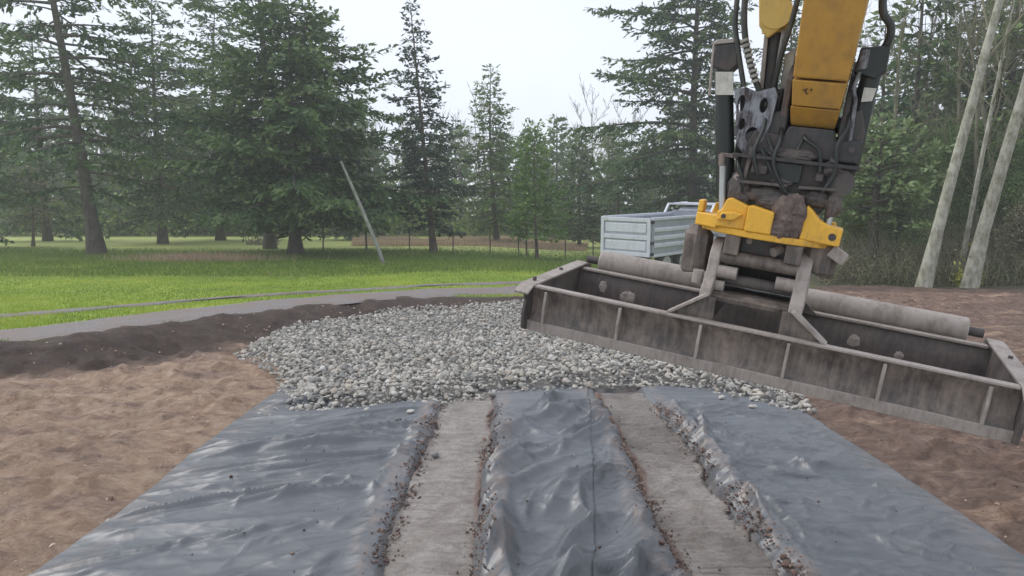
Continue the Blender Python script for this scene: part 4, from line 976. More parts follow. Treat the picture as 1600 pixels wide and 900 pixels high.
for layer, (sp, dz) in enumerate(((0.068, 0.0), (0.10, 0.03))):
    xx, yy = np.meshgrid(np.arange(-5.8, 4.6, sp), np.arange(8.7, 21.2, sp)); xx = xx.ravel() + rng.uniform(-.6, .6, xx.size) * sp; yy = yy.ravel() + rng.uniform(-.6, .6, yy.size) * sp
    h, d = bed_h(xx, yy); ragged = (fbm(xx * 1.6, yy * 1.6, 137) - 0.5) * 0.35
    k = (d + ragged > (0.0 if layer == 0 else 0.22)) & (d > -0.3) & (rng.uniform(0, 1, len(d)) < np.where(yy < 13.5, 1.0, 0.72 if layer == 0 else 0.3))
    sc = rng.gamma(4.5, 1 / 4.5, k.sum()) * 0.037 * (1 + 0.2 * layer)
    sc = np.clip(sc, 0.016, 0.068)
    pts.append(np.column_stack([xx[k], yy[k], np.where(d[k] > 0, h[k], 0.04) + dz + rng.uniform(-.015, .02, k.sum()), sc]))
pts = np.concatenate(pts)
vis = (np.abs(pts[:, 0] / pts[:, 1]) < 0.68)
score = pts[:, 3] / pts[:, 1] * np.where(vis & (pts[:, 0] < 3.6), 1, 0)
order = np.argsort(-score); single = order[:300]; rest = order[300:]
stone_me = [new_mesh('stone', P, F, M_stone1, False) for P, F in SH]
for n, k in enumerate(single):
    o = bpy.data.objects.new('stone', stone_me[n % 10]); col.objects.link(o); o.parent = bed
    s = pts[k, 3]; o.location = pts[k, :3]; o.scale = (s, s, s); o.rotation_euler = (rng.normal() * 0.45, rng.normal() * 0.45, rng.uniform(0, 6.28))


def scatter(P0, shapes, seed, tilt=0.5):
    """joins transformed copies of small shapes into one array mesh"""
    rs = np.random.default_rng(seed); Vs, Fs, Ts, off = [], [], [], 0
    ch = rs.integers(0, len(shapes), len(P0))
    for s in range(len(shapes)):
        q = P0[ch == s]; n = len(q)
        if not n: continue
        a, b, c = rs.normal(0, tilt, n), rs.normal(0, tilt, n), rs.uniform(0, 6.28, n)
        ca, sa, cb, sb, cc, sc = np.cos(a), np.sin(a), np.cos(b), np.sin(b), np.cos(c), np.sin(c); z = np.zeros(n); o = np.ones(n)
        Rx = np.stack([np.stack([o, z, z], -1), np.stack([z, ca, -sa], -1), np.stack([z, sa, ca], -1)], 1)
        Ry = np.stack([np.stack([cb, z, sb], -1), np.stack([z, o, z], -1), np.stack([-sb, z, cb], -1)], 1)
        Rz = np.stack([np.stack([cc, -sc, z], -1), np.stack([sc, cc, z], -1), np.stack([z, z, o], -1)], 1)
        Rm = Rz @ Ry @ Rx
        P, F = shapes[s]
        V = np.einsum('nij,kj->nki', Rm, P) * q[:, 3][:, None, None] + q[:, None, :3]
        Vs.append(V.reshape(-1, 3)); Fs.append((F[None] + (np.arange(n) * len(P))[:, None, None] + off).reshape(-1, F.shape[1])); off += n * len(P)
        Ts.append(np.repeat(rs.uniform(0, 1, n), len(P)))
    return np.concatenate(Vs), np.concatenate(Fs), np.concatenate(Ts)
V, F, T = scatter(pts[rest], SHL, 5)
link('cobbles', new_mesh('cobbles', V, F, M_stone, False, T), bed, kind='stuff')

for (px, py, r, lab) in ((678, 704, .05, 'pale round stone lying alone in the left track rut'), (640, 642, .06, 'stone nearest the cobble edge on the left geotextile sheet'), (622, 654, .042, 'small flat pale stone below the cobble edge on the left sheet'),
                         (573, 645, .045, 'stone at the left end of the cobble edge on the grey sheet'), (1272, 637, .06, 'white stone farthest right, on bare soil beside the sheet corner'), (1262, 629, .05, 'white stone at the sheet corner under the blade'),
                         (1176, 634, .055, 'pale stone lying at the top of the right sheet'), (1128, 622, .05, 'white stone on the right sheet close to the right rut'), (1002, 722, .035, 'small stone in red soil beside the right track rut')):
    p = gp(px, py, .08); p.z = float(cloth_h(np.array([p.x]), np.array([p.y]), 0)[0]) + 0.03 if abs(p.x) < 3.6 else 0.04
    if px == 678: p.z = 0.04
    o = bpy.data.objects.new('loose_stone', stone_me[int(px) % 10].copy()); col.objects.link(o); o.location = p; o.scale = (r, r, r); o.rotation_euler = (random.uniform(-.3, .3), random.uniform(-.3, .3), random.uniform(0, 6))
    o.data.materials[0] = M_stone1
    tag(o, lab, 'stone', 'stones strayed from the cobble bed')

# soil crumbs along the ruts and clods over the pad
q = []
for c in RUTX:
    for s in (-1, 1):
        n = 1100
        y = rng.uniform(4.2, 9.3, n); x = c + s * (RUTW / 2 + rng.normal(0.02, 0.055, n)); q.append(np.column_stack([x, y, np.full(n, 0.06), (rng.gamma(1.6, 0.0030, n) + 0.003) * (fbm(x * 2, y * 1.7, 171) > 0.42) + 0.001]))
for c, s in ((RUTX[0], -1), (RUTX[0], 1), (RUTX[1], 1), (RUTX[1], -1)):
    for _ in range(26):
        cy_ = rng.uniform(4.2, 9.2); m_ = rng.integers(4, 16)
        q.append(np.column_stack([c + s * (RUTW / 2 + 0.03) + rng.normal(0, 0.045, m_), cy_ + rng.normal(0, 0.16, m_), np.zeros(m_), rng.gamma(1.5, 0.0055, m_) + 0.003]))
n = 260; q.append(np.column_stack([rng.uniform(-3, 3.5, n), rng.uniform(3, 9.2, n), np.full(n, 0.0), rng.gamma(2, 0.003, n) + 0.003]))
q = np.concatenate(q); q[:, 2] = cloth_h(q[:, 0], q[:, 1], 0) + 0.022
r_, l_ = rut_prof(q[:, 0], q[:, 1]); q[:, 2] = np.maximum(q[:, 2], 0.016 * r_)
V, F, T = scatter(q, SHL, 6); link('soil_crumbs', new_mesh('soil_crumbs', V, F, M_crumb, False, T * 0.75), kind='stuff')
n = 10000; x = rng.uniform(-11, 14, n); y = 3 + 20 * rng.uniform(0, 1, n) ** 1.4; so_ = outside(x, y)
k = (so_ < -0.1) & ((x < -3.45) | (x > 3.8) | (y > 21)); x, y, so_ = x[k], y[k], so_[k]
z, _ = pad_h(x, y, so_); cl_ = np.minimum(rng.gamma(0.9, 0.016, len(x)) + 0.005, 0.035) * (0.4 + 1.1 * fbm(x * 0.9, y * 0.9, 173))
dark = T
V, F, T = scatter(np.column_stack([x, y, z - cl_ * 0.25, cl_]), SHL, 8)
link('soil_clods', new_mesh('soil_clods', V, F, M_clod, False, {'tint': T, 'redness': sstep(0.5, 3.5, V[:, 0])}), kind='stuff')

# ------------------------------------------------------------------ grass
def near_path(x, y, P, W, extra=0.0):
    d = np.full(len(x), 1e9)
    for a, w in zip(P[::2], W[::2]): d = np.minimum(d, np.hypot(x - a[0], y - a[1]) - w / 2)
    return d < extra


def blades(x, y, z, hgt, wid, lean, tint):
    n = len(x); a = rng.uniform(0, 6.28, n); b = rng.uniform(0, 6.28, n); l = rng.uniform(0.1, 1, n) * lean * hgt
    V = np.empty((n, 3, 3)); V[:, 0] = np.column_stack([x - np.cos(a) * wid, y - np.sin(a) * wid, z - 0.02]); V[:, 1] = np.column_stack([x + np.cos(a) * wid, y + np.sin(a) * wid, z - 0.02])
    V[:, 2] = np.column_stack([x + np.cos(b) * l, y + np.sin(b) * l, z + hgt])
    return V.reshape(-1, 3), np.arange(3 * n).reshape(n, 3), np.repeat(tint, 3)
n = 230000; Yg = 11.5 + 24 * rng.uniform(0, 1, n) ** 1.3; Xg = rng.uniform(-0.74, 0.42, n) * Yg
k = (outside(Xg, Yg) > np.where(Xg < -8.2, -0.03, 0.35)) & ~near_path(Xg, Yg, PA, WA, -0.12) & ~near_path(Xg, Yg, PB, WB, -0.1) & (Xg < 7 + (Yg - 20) * 0.05)
Xg, Yg = Xg[k], Yg[k]; pat = fbm(Xg * 0.5, Yg * 0.5, 141); nearness = np.exp(-np.maximum(outside(Xg, Yg), 0) / 0.6)
V, F, T = blades(Xg, Yg, h_out(Xg, Yg), rng.uniform(0.025, 0.06, len(Xg)) * (0.7 + 0.8 * pat + 1.1 * nearness), 0.009, 0.7, np.clip(1.6 * pat - 0.35 + 0.5 * (fbm(Xg * 2.2, Yg * 1.1, 149) - 0.5) + rng.normal(0, .15, len(Xg)), 0, 1))
link('lawn_grass', new_mesh('lawn_grass', V, F, M_grass, False, T), kind='stuff')
n = 90000; Yg = rng.uniform(25, 56, n); Xg = rng.uniform(-0.76, 0.25, n) * Yg
rr, ff, fl = lawn_attr(Xg, Yg); k = (rng.uniform(0, 1, n) < rr * (1 - ff)) & ~near_path(Xg, Yg, PA, WA) & ~near_path(Xg, Yg, PB, WB); Xg, Yg = Xg[k], Yg[k]; pat = fbm(Xg * 0.35, Yg * 0.35, 143)
V, F, T = blades(Xg, Yg, h_out(Xg, Yg), rng.uniform(0.08, 0.22, len(Xg)) * (0.3 + 1.2 * pat), 0.016, 0.6, np.clip(pat * 0.8 + rng.normal(0, .2, len(Xg)), 0, 1))
link('shaded_rough_grass', new_mesh('shaded_rough_grass', V, F, M_rgrass, False, T), kind='stuff')  # longer blades, their greens darkened for shade below the trees
n = 60000; Yg = rng.uniform(52, 66, n); Xg = rng.uniform(-0.20, 0.12, n) * Yg - 1
k = fbm(Xg * 0.2, Yg * 0.2, 145) > 0.36; Xg, Yg = Xg[k], Yg[k]; pat = fbm(Xg * 0.3, Yg * 0.3, 147)
V, F, T = blades(Xg, Yg, h_out(Xg, Yg), rng.uniform(0.2, 0.9, len(Xg)) * (0.1 + 1.2 * pat ** 1.5), 0.022, 0.4, np.clip(pat + rng.normal(0, .2, len(Xg)), 0, 1))
link('dead_grass', new_mesh('dead_grass', V, F, M_dry, False, T), kind='stuff')
n = 3000; Xg = rng.normal(0, 1.6, n) + gp(310, 412, .3).x; Yg = rng.normal(0, 0.6, n) + gp(310, 412, .3).y
V, F, T = blades(Xg, Yg, h_out(Xg, Yg), rng.uniform(0.15, 0.5, n), 0.014, 0.8, rng.uniform(0, .6, n))
link('dead_weeds', new_mesh('dead_weeds', V, F, M_dry, False, T), kind='stuff')


# ------------------------------------------------------------------ trees
def tubes(polys, radii, seg):
    """many tapering tubes in one mesh; polys: list of (k,3) arrays"""
    Vs, Fs, off = [], [], 0
    cs, sn = np.cos(np.arange(seg) * 2 * np.pi / seg), np.sin(np.arange(seg) * 2 * np.pi / seg)
    for P, r in zip(polys, radii):
        P = np.asarray(P, float); r = np.broadcast_to(r, len(P)); k = len(P)
        D = np.gradient(P, axis=0); D /= np.linalg.norm(D, axis=1)[:, None] + 1e-9
        ref = np.array([0.0, 0, 1]) if abs(D[0, 2]) < 0.9 else np.array([1.0, 0, 0])
        A = np.cross(D, ref); A /= np.linalg.norm(A, axis=1)[:, None] + 1e-9; Bv = np.cross(D, A)
        V = P[:, None] + (A[:, None] * cs[None, :, None] + Bv[:, None] * sn[None, :, None]) * r[:, None, None]
        i = (np.arange(k - 1) * seg)[:, None] + np.arange(seg)[None]; j = (np.arange(k - 1) * seg)[:, None] + (np.arange(seg)[None] + 1) % seg
        Fs.append((np.stack([i, j, j + seg, i + seg], -1) + off).reshape(-1, 4)); Vs.append(V.reshape(-1, 3)); off += k * seg
    return np.concatenate(Vs), np.concatenate(Fs)


def sprays(C, D, L, W, rs):
    """diamond leaf sprays: centre-base C, direction D, length L, half width W"""
    n = len(C); up = rs.normal(size=(n, 3)); up[:, 2] += 1.2
    S = np.cross(D, up); S /= np.linalg.norm(S, axis=1)[:, None] + 1e-9
    V = np.empty((n, 4, 3)); V[:, 0] = C; V[:, 1] = C + D * (L * 0.45)[:, None] + S * W[:, None]; V[:, 2] = C + D * L[:, None]; V[:, 3] = C + D * (L * 0.45)[:, None] - S * W[:, None]
    V[:, 1, 2] -= 0.15 * W; V[:, 3, 2] -= 0.15 * W
    return V.reshape(-1, 3), np.arange(4 * n).reshape(n, 4)


def conifer(seed, H, R, base=0.1, nb=130, lean=(0, 0), droop=0.35, rise=0.15, shape=0.8, twig=2.6, spr=0.17, L=0.34, W=0.055, r0=None, gaps=0.0, bare=0.12, side=None, tl=0.42):
    """returns trunk (V,F) and crown (V,F,T) arrays around a base at the origin"""
    rs = np.random.default_rng(seed); r0 = r0 or H * 0.016; twig *= 1.9; W *= 1.22; L *= 0.95; spr *= 0.72
    tz = np.linspace(0, 1, 14); bow = rs.normal(0, 0.012, 2) * H

    def tr(t): t = np.asarray(t, float); return np.stack([lean[0] * H * t + bow[0] * np.sin(3 * t), lean[1] * H * t + bow[1] * np.sin(2.6 * t), H * t], -1)
    polys = [np.concatenate([[[0, 0, -0.4]], tr(tz)])]; radii = [np.concatenate([[r0 * 1.5], r0 * (1.0 - 0.96 * tz) * (1 + 0.5 * np.exp(-tz * 30))])]
    Cs, Ds, Ls, Ws, Ts = [], [], [], [], []
    az = rs.uniform(0, 6.28)
    for b in range(nb):
        t = base + (0.985 - base) * max(0.0, (b + rs.uniform(-.5, .5)) / nb) ** 0.92; t = min(max(t, base * 0.9), 0.985)
        az += 2.39996 + rs.normal(0, 0.35)
        u = (t - base) / (1 - base); Lb = R * ((1 - u) ** shape * min(1, 0.62 + 2.4 * u)) * rs.uniform(0.45, 1.2) + 0.12
        if side is not None: Lb *= 1 + side[1] * math.cos(az - side[0])
        if gaps and rs.uniform() < gaps: Lb *= rs.uniform(0.25, 0.6)
        d = np.array([math.cos(az), math.sin(az)]); k = 7; s = np.linspace(0, 1, k)
        ri = rise * (0.3 + 1.6 * u) + rs.normal(0, 0.07); dr = droop * (1.1 - 0.6 * u) + rs.normal(0, 0.06)
        o = tr(t); wob_ = rs.normal(0, 0.03, 2) * Lb
        P = np.stack([o[0] + d[0] * Lb * s + wob_[0] * s * s, o[1] + d[1] * Lb * s + wob_[1] * s * s, o[2] + Lb * (ri * s - dr * s * s + 0.16 * s ** 4)], -1)
        polys.append(P); radii.append(np.maximum(r0 * 0.28 * (Lb / R) ** 0.7 * (1 - 0.9 * s), 0.006))
        m = max(3, int(Lb * twig * 2)); ts = np.sort(rs.uniform(bare, 1.0, m)); sg = np.where(rs.uniform(size=m) < 0.5, -1, 1)
        pc = np.stack([np.interp(ts, s, P[:, i]) for i in range(3)], -1); tang = np.gradient(P, axis=0); tg_ = np.stack([np.interp(ts, s, tang[:, i]) for i in range(3)], -1); tg_ /= np.linalg.norm(tg_, axis=1)[:, None]
        aa = sg * rs.uniform(0.5, 1.15, m); ca, sa = np.cos(aa), np.sin(aa)
        td = np.stack([tg_[:, 0] * ca - tg_[:, 1] * sa, tg_[:, 0] * sa + tg_[:, 1] * ca, tg_[:, 2] - 0.12 + rs.normal(0, .12, m)], -1)
        tlen = (tl * Lb * (1.05 - ts) * rs.uniform(0.5, 1.15, m) + 0.22)
        btint = rs.normal(0, 0.12) + 0.25 * u
        for j in range(m):
            c = max(2, int(tlen[j] / spr)); q = (np.arange(c) + rs.uniform(0, 1, c)) / c
            pp = pc[j] + td[j] * (tlen[j] * q)[:, None]; pp[:, 2] -= droop * 0.55 * tlen[j] * q * q
            dd = td[j] + rs.normal(0, 0.42, (c, 3)); dd[:, 2] -= droop * 0.5; dd /= np.linalg.norm(dd, axis=1)[:, None]
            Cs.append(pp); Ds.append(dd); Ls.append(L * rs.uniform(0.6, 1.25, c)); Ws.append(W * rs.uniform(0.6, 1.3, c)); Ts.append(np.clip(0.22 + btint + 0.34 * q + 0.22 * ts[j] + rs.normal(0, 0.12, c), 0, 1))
    V, F = sprays(np.concatenate(Cs), np.concatenate(Ds), np.concatenate(Ls), np.concatenate(Ws), rs)
    return tubes(polys, radii, 6), (V, F, np.repeat(np.concatenate(Ts), 4))


def bare_tree(seed, H, r0, lean=(0, 0), spread=0.5, depth=4, kids=(4, 5, 5, 4), first=0.4, bend=0.03, twigr=0.008):
    rs = np.random.default_rng(seed); polys, radii, ends = [], [], []

    def grow_(p, d, L, r, lv):
        k = 9 if lv == 0 else 5; P = [p]; dd = d.copy()
        for i in range(k - 1):
            dd = dd + rs.normal(0, bend if lv == 0 else 0.13, 3) + (np.array([0, 0, 0.05]) if lv else 0); dd /= np.linalg.norm(dd); P.append(P[-1] + dd * L / (k - 1))
        P = np.array(P); polys.append(P); rr = r * (1 - (0.75 if lv == 0 else 0.8) * np.linspace(0, 1, k))
        if lv == 0: rr = rr * (1 + 0.35 * np.exp(-np.linspace(0, 1, k) * 25))
        radii.append(np.maximum(rr, twigr * 0.6)); ends.append((P[-1], dd.copy()))
        if lv >= depth - 1: return
        for c in range(kids[lv] if lv else kids[0] * 3):
            f = rs.uniform(first if lv == 0 else 0.25, 1.0); i = f * (k - 1); a = int(min(i, k - 2)); q = P[a] + (P[a + 1] - P[a]) * (i - a)
            az = rs.uniform(0, 6.28); el = rs.uniform(0.15, 0.9); nd = np.array([math.cos(az) * math.cos(el), math.sin(az) * math.cos(el), math.sin(el)])
            nd = nd * spread + (P[a + 1] - P[a]) / np.linalg.norm(P[a + 1] - P[a]) * (1 - spread); nd /= np.linalg.norm(nd)
            grow_(q, nd, L * (0.34 if lv == 0 else 0.5) * rs.uniform(0.6, 1.2) * (1.25 - f * 0.5), max(r * (0.3 if lv == 0 else 0.5) * (1.2 - 0.6 * f), twigr), lv + 1)
    d0 = np.array([lean[0], lean[1], 1.0]); d0 /= np.linalg.norm(d0)
    grow_(np.array([0, 0, -0.3]), d0, H, r0, 0)
    return polys, radii, ends


def place_tree(name, at, parts, label, cat='tree', group=None, rz=0, sc=1.0):
    z = float(h_out(at[0], at[1]))
    e = empty(name, (at[0], at[1], z), rz, label=label, cat=cat, group=group); e.scale = (sc, sc, sc)
    for nm, me in parts: link(nm, me, e)
    return e


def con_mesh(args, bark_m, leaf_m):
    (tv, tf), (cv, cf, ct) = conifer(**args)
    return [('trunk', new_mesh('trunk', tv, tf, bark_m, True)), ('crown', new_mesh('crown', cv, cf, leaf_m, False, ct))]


def bare_mesh(args, bark_m, leaf=None):
    p, r, ends = bare_tree(**args); n0 = 1
    tv, tf = tubes(p[:1], r[:1], 9); bv, bf = tubes(p[1:], r[1:], 4)
    out = [('trunk', new_mesh('trunk', tv, tf, bark_m, True)), ('branches', new_mesh('branches', bv, bf, leaf or bark_m, True, np.tile([0.5], len(bv))))]
    return out


def at(px, py, z=0.3):
    p = gp(px, py, z); return (p.x, p.y)


# -- the individual trees of the field
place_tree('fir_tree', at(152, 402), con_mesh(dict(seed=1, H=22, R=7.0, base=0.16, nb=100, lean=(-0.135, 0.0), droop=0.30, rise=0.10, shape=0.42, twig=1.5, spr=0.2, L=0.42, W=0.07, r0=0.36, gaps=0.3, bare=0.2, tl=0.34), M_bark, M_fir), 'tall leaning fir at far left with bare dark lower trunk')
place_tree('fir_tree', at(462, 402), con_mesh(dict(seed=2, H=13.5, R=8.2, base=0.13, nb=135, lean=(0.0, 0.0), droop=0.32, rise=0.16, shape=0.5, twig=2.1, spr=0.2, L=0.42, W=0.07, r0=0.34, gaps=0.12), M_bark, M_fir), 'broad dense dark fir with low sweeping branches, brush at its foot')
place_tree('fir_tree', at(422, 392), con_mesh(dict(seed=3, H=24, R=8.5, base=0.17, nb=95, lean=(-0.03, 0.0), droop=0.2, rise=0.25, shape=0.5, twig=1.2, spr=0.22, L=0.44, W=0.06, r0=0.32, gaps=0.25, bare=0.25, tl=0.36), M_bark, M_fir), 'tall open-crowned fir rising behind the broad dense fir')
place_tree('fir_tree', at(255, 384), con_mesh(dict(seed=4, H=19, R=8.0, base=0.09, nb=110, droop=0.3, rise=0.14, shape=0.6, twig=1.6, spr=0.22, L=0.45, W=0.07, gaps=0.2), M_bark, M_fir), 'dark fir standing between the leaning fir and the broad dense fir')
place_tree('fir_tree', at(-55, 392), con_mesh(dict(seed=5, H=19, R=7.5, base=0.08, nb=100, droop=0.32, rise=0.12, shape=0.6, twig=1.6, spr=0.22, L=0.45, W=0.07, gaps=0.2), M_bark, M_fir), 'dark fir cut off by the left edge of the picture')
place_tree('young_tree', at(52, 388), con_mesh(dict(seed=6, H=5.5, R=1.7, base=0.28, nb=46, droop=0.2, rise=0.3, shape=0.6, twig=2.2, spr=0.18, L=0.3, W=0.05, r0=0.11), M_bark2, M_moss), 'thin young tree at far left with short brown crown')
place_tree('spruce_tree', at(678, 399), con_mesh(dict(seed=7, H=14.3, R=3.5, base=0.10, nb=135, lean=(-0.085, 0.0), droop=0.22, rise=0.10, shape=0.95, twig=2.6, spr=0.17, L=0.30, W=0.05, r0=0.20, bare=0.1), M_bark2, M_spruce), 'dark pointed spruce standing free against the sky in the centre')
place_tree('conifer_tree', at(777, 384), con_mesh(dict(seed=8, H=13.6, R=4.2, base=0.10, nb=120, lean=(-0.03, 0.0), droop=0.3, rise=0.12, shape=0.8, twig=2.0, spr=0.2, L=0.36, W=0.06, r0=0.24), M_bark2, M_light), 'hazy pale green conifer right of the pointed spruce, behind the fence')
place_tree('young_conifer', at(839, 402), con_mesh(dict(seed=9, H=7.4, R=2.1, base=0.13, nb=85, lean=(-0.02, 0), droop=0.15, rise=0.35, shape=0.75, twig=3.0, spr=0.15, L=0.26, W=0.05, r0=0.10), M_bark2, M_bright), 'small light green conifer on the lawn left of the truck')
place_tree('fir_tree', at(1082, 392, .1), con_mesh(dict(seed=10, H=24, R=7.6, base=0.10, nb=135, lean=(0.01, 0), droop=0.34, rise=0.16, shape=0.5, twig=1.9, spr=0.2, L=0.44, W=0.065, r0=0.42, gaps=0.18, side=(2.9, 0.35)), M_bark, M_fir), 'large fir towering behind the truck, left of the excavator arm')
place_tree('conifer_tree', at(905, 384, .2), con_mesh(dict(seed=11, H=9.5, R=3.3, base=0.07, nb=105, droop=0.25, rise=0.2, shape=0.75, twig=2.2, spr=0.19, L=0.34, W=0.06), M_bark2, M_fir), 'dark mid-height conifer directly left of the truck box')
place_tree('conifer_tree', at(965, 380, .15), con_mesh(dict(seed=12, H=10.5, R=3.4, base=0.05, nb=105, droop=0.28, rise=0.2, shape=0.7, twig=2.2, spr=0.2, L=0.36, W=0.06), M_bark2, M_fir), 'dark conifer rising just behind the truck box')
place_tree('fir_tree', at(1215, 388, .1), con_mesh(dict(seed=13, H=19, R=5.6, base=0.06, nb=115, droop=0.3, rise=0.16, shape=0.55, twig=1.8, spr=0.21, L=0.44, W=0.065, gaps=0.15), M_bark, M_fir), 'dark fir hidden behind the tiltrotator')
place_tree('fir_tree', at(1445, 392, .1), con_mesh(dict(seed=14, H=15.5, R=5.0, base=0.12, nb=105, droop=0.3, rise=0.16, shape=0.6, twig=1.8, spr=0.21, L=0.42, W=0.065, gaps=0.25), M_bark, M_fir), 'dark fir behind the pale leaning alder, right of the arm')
place_tree('fir_tree', at(345, 378), con_mesh(dict(seed=15, H=21, R=8.0, base=0.07, nb=105, lean=(0.02, 0), droop=0.34, rise=0.16, shape=0.42, twig=1.25, spr=0.26, L=0.5, W=0.08, gaps=0.25), M_bark, M_fir), 'shadowy fir filling the gap left of the broad dense fir')
place_tree('fir_tree', at(75, 379), con_mesh(dict(seed=16, H=19, R=7.5, base=0.06, nb=95, lean=(-0.02, 0), droop=0.34, rise=0.14, shape=0.42, twig=1.25, spr=0.26, L=0.5, W=0.08, gaps=0.25), M_bark, M_fir), 'shadowy fir behind the leaning fir at far left')
place_tree('fir_tree', at(548, 377), con_mesh(dict(seed=17, H=12, R=5.5, base=0.06, nb=95, droop=0.34, rise=0.16, shape=0.5, twig=1.5, spr=0.24, L=0.45, W=0.08, gaps=0.2), M_bark, M_fir), 'dark fir between the broad dense fir and the pointed spruce')
# moss-green broadleaf shrub tree right of the tiltrotator
def leafy(seed, H, r0, nleaf, L, spread=0.62, lean=(0, 0), kids=(4, 4, 4, 3), first=0.3, depth=4, leaf_m=M_shrub, bark_m=M_bark2, seg=5, jit=0.16):
    p, r, ends = bare_tree(seed, H, r0, lean, spread, depth, kids, first)
    rs = np.random.default_rng(seed + 99); tv, tf = tubes(p, r, seg)
    src = np.concatenate([a for a in p[1:]]); C = src[rs.integers(0, len(src), nleaf)] + rs.normal(0, jit, (nleaf, 3))
    D = rs.normal(size=(nleaf, 3)); D[:, 2] -= 0.3; D /= np.linalg.norm(D, axis=1)[:, None]
    V, F = sprays(C, D, L * rs.uniform(.5, 1.3, nleaf), L * 0.28 * rs.uniform(.6, 1.3, nleaf), rs)
    return [('trunk', new_mesh('trunk', tv, tf, bark_m, True)), ('crown', new_mesh('crown', V, F, leaf_m, False, np.repeat(np.clip(rs.normal(.5, .25, nleaf), 0, 1), 4)))]
place_tree('hemlock_tree', at(1362, 432, .08), con_mesh(dict(seed=31, H=6.2, R=3.0, base=0.36, nb=70, lean=(0.02, 0), droop=0.2, rise=0.2, shape=0.45, twig=2.4, spr=0.17, L=0.30, W=0.06, r0=0.24), M_bark, M_shrub), 'short thick-trunked tree with pale green foliage right of the tiltrotator')
place_tree('leafy_shrub', at(1412, 415, .08), leafy(32, 4.2, 0.06, 12000, 0.10, jit=0.25), 'light green leafing shrub left of the pale leaning alder', 'shrub')
# pale alders
place_tree('alder_tree', at(1440, 448, .08), bare_mesh(dict(seed=41, H=17, r0=0.215, lean=(0.225, 0.02), spread=0.55, kids=(4, 4, 4), depth=4, first=0.45, bend=0.015), M_alder, M_moss), 'pale alder leaning right, leftmost of the pale trunks')
place_tree('alder_tree', at(1512, 448, .08), bare_mesh(dict(seed=42, H=18, r0=0.235, lean=(0.165, 0.0), spread=0.55, kids=(4, 4, 4), depth=4, first=0.4, bend=0.02), M_alder, M_moss), 'thick pale alder with yellow moss at its foot')
place_tree('alder_tree', at(1497, 432, .08), bare_mesh(dict(seed=43, H=15, r0=0.11, lean=(0.15, 0.03), spread=0.55, kids=(4, 4, 4), depth=4, first=0.45, bend=0.02), M_alder, M_moss), 'thin pale alder just left of the thick mossy-footed alder')
place_tree('alder_tree', at(1583, 418, .08), bare_mesh(dict(seed=44, H=15, r0=0.13, lean=(0.06, 0.0), spread=0.55, kids=(4, 4, 4), depth=4, first=0.35, bend=0.02), M_alder, M_moss), 'slim alder nearest the right edge of the picture')
p = at(1513, 447, .08)
n = 900; th = rng.uniform(0, 6.28, n); rr_ = 0.24 + rng.gamma(2, 0.03, n); C = np.column_stack([p[0] + np.cos(th) * rr_, p[1] + np.sin(th) * rr_, 0.05 + rng.gamma(2, 0.12, n)]); D = rng.normal(size=(n, 3)); D[:, 2] += .6; D /= np.linalg.norm(D, axis=1)[:, None]
V, F = sprays(C, D, rng.uniform(.08, .2, n), rng.uniform(.02, .04, n), rng)
M_ymoss = leafmat('yellow_moss', [(0, (0.18, 0.2, 0.03)), (1, (0.42, 0.42, 0.08))], 0.2)
link('moss_tuft', new_mesh('moss_tuft', V, F, M_ymoss, False, np.repeat(rng.uniform(0, 1, n), 4)), label='bright yellow-green moss tuft at the foot of the thick alder', cat='moss')

for (px, py, sd, hh, nl, lm, lab) in ((1395, 432, 33, 3.2, 4200, M_shrub, 'low leafing shrub beside the short thick-trunked tree'), (1470, 425, 34, 5.5, 6500, M_light, 'tall green shrub between the leaning alder and the thin alder'),
                                  (1560, 428, 35, 5.0, 6500, M_light, 'green shrub right of the thick mossy-footed alder'), (1335, 425, 36, 3.0, 3600, M_rgrass, 'dark low bush directly right of the tiltrotator'), (1595, 436, 37, 2.6, 3600, M_moss, 'brown mossy bush at the right edge of the picture')):
    place_tree('leafy_shrub', at(px, py, .08), leafy(sd, hh, 0.05, nl * 2, 0.105, leaf_m=lm, jit=0.28, spread=0.7), lab, 'shrub')
# right-hand wood: conifers and mossy bare trees further in, copies of four prototypes
protoC = [con_mesh(dict(seed=50 + i, H=15, R=4.0, base=0.08, nb=80, droop=0.3, rise=0.15, shape=0.65, twig=1.5, spr=0.30, L=0.55, W=0.09, gaps=0.15), M_bark, M_light if i != 1 else M_fir) for i in range(3)]
protoA = [bare_mesh(dict(seed=60 + i, H=14, r0=0.17, lean=(0.05 * (i - 1), 0), spread=0.5, kids=(4, 5, 5), depth=4, first=0.25, bend=0.03), M_mossbark, M_moss) for i in range(3)]
for i, (px, z_, k, s) in enumerate(((1365, 44, 0, 1.0), (1540, 41, 1, .95), (1610, 36, 2, .9), (1480, 52, 1, 1.1), (1590, 50, 0, 1.2), (1660, 44, 1, 1.1), (1300, 55, 2, 1.15), (1740, 34, 2, 1.0), (1400, 58, 2, 1.1), (1425, 40, 1, 1.15), (1570, 38, 2, 1.2), (1500, 38, 0, 1.0), (1640, 39, 0, 1.25))):
    x = (px - 800) / FPX * z_; place_tree('wood_conifer', (x, z_), protoC[k], 'dark conifer deep in the wood at the right', group='conifers of the right-hand wood', rz=i * 1.3, sc=s)
for i, (px, z_, k, s) in enumerate(((1405, 33, 0, .8), (1475, 36, 1, .9), (1560, 34, 2, .9), (1530, 31, 0, .75), (1620, 30, 1, .85), (1345, 38, 2, .85), (1450, 42, 0, 1.0), (1600, 40, 2, 1.0), (1500, 44, 1, 1.05), (1680, 32, 0, .9))):
    x = (px - 800) / FPX * z_; place_tree('bare_tree', (x, z_), protoA[k], 'slim leafless mossy tree in the wood behind the pale alders', group='leafless trees of the right-hand wood', rz=i * 2.1, sc=s)

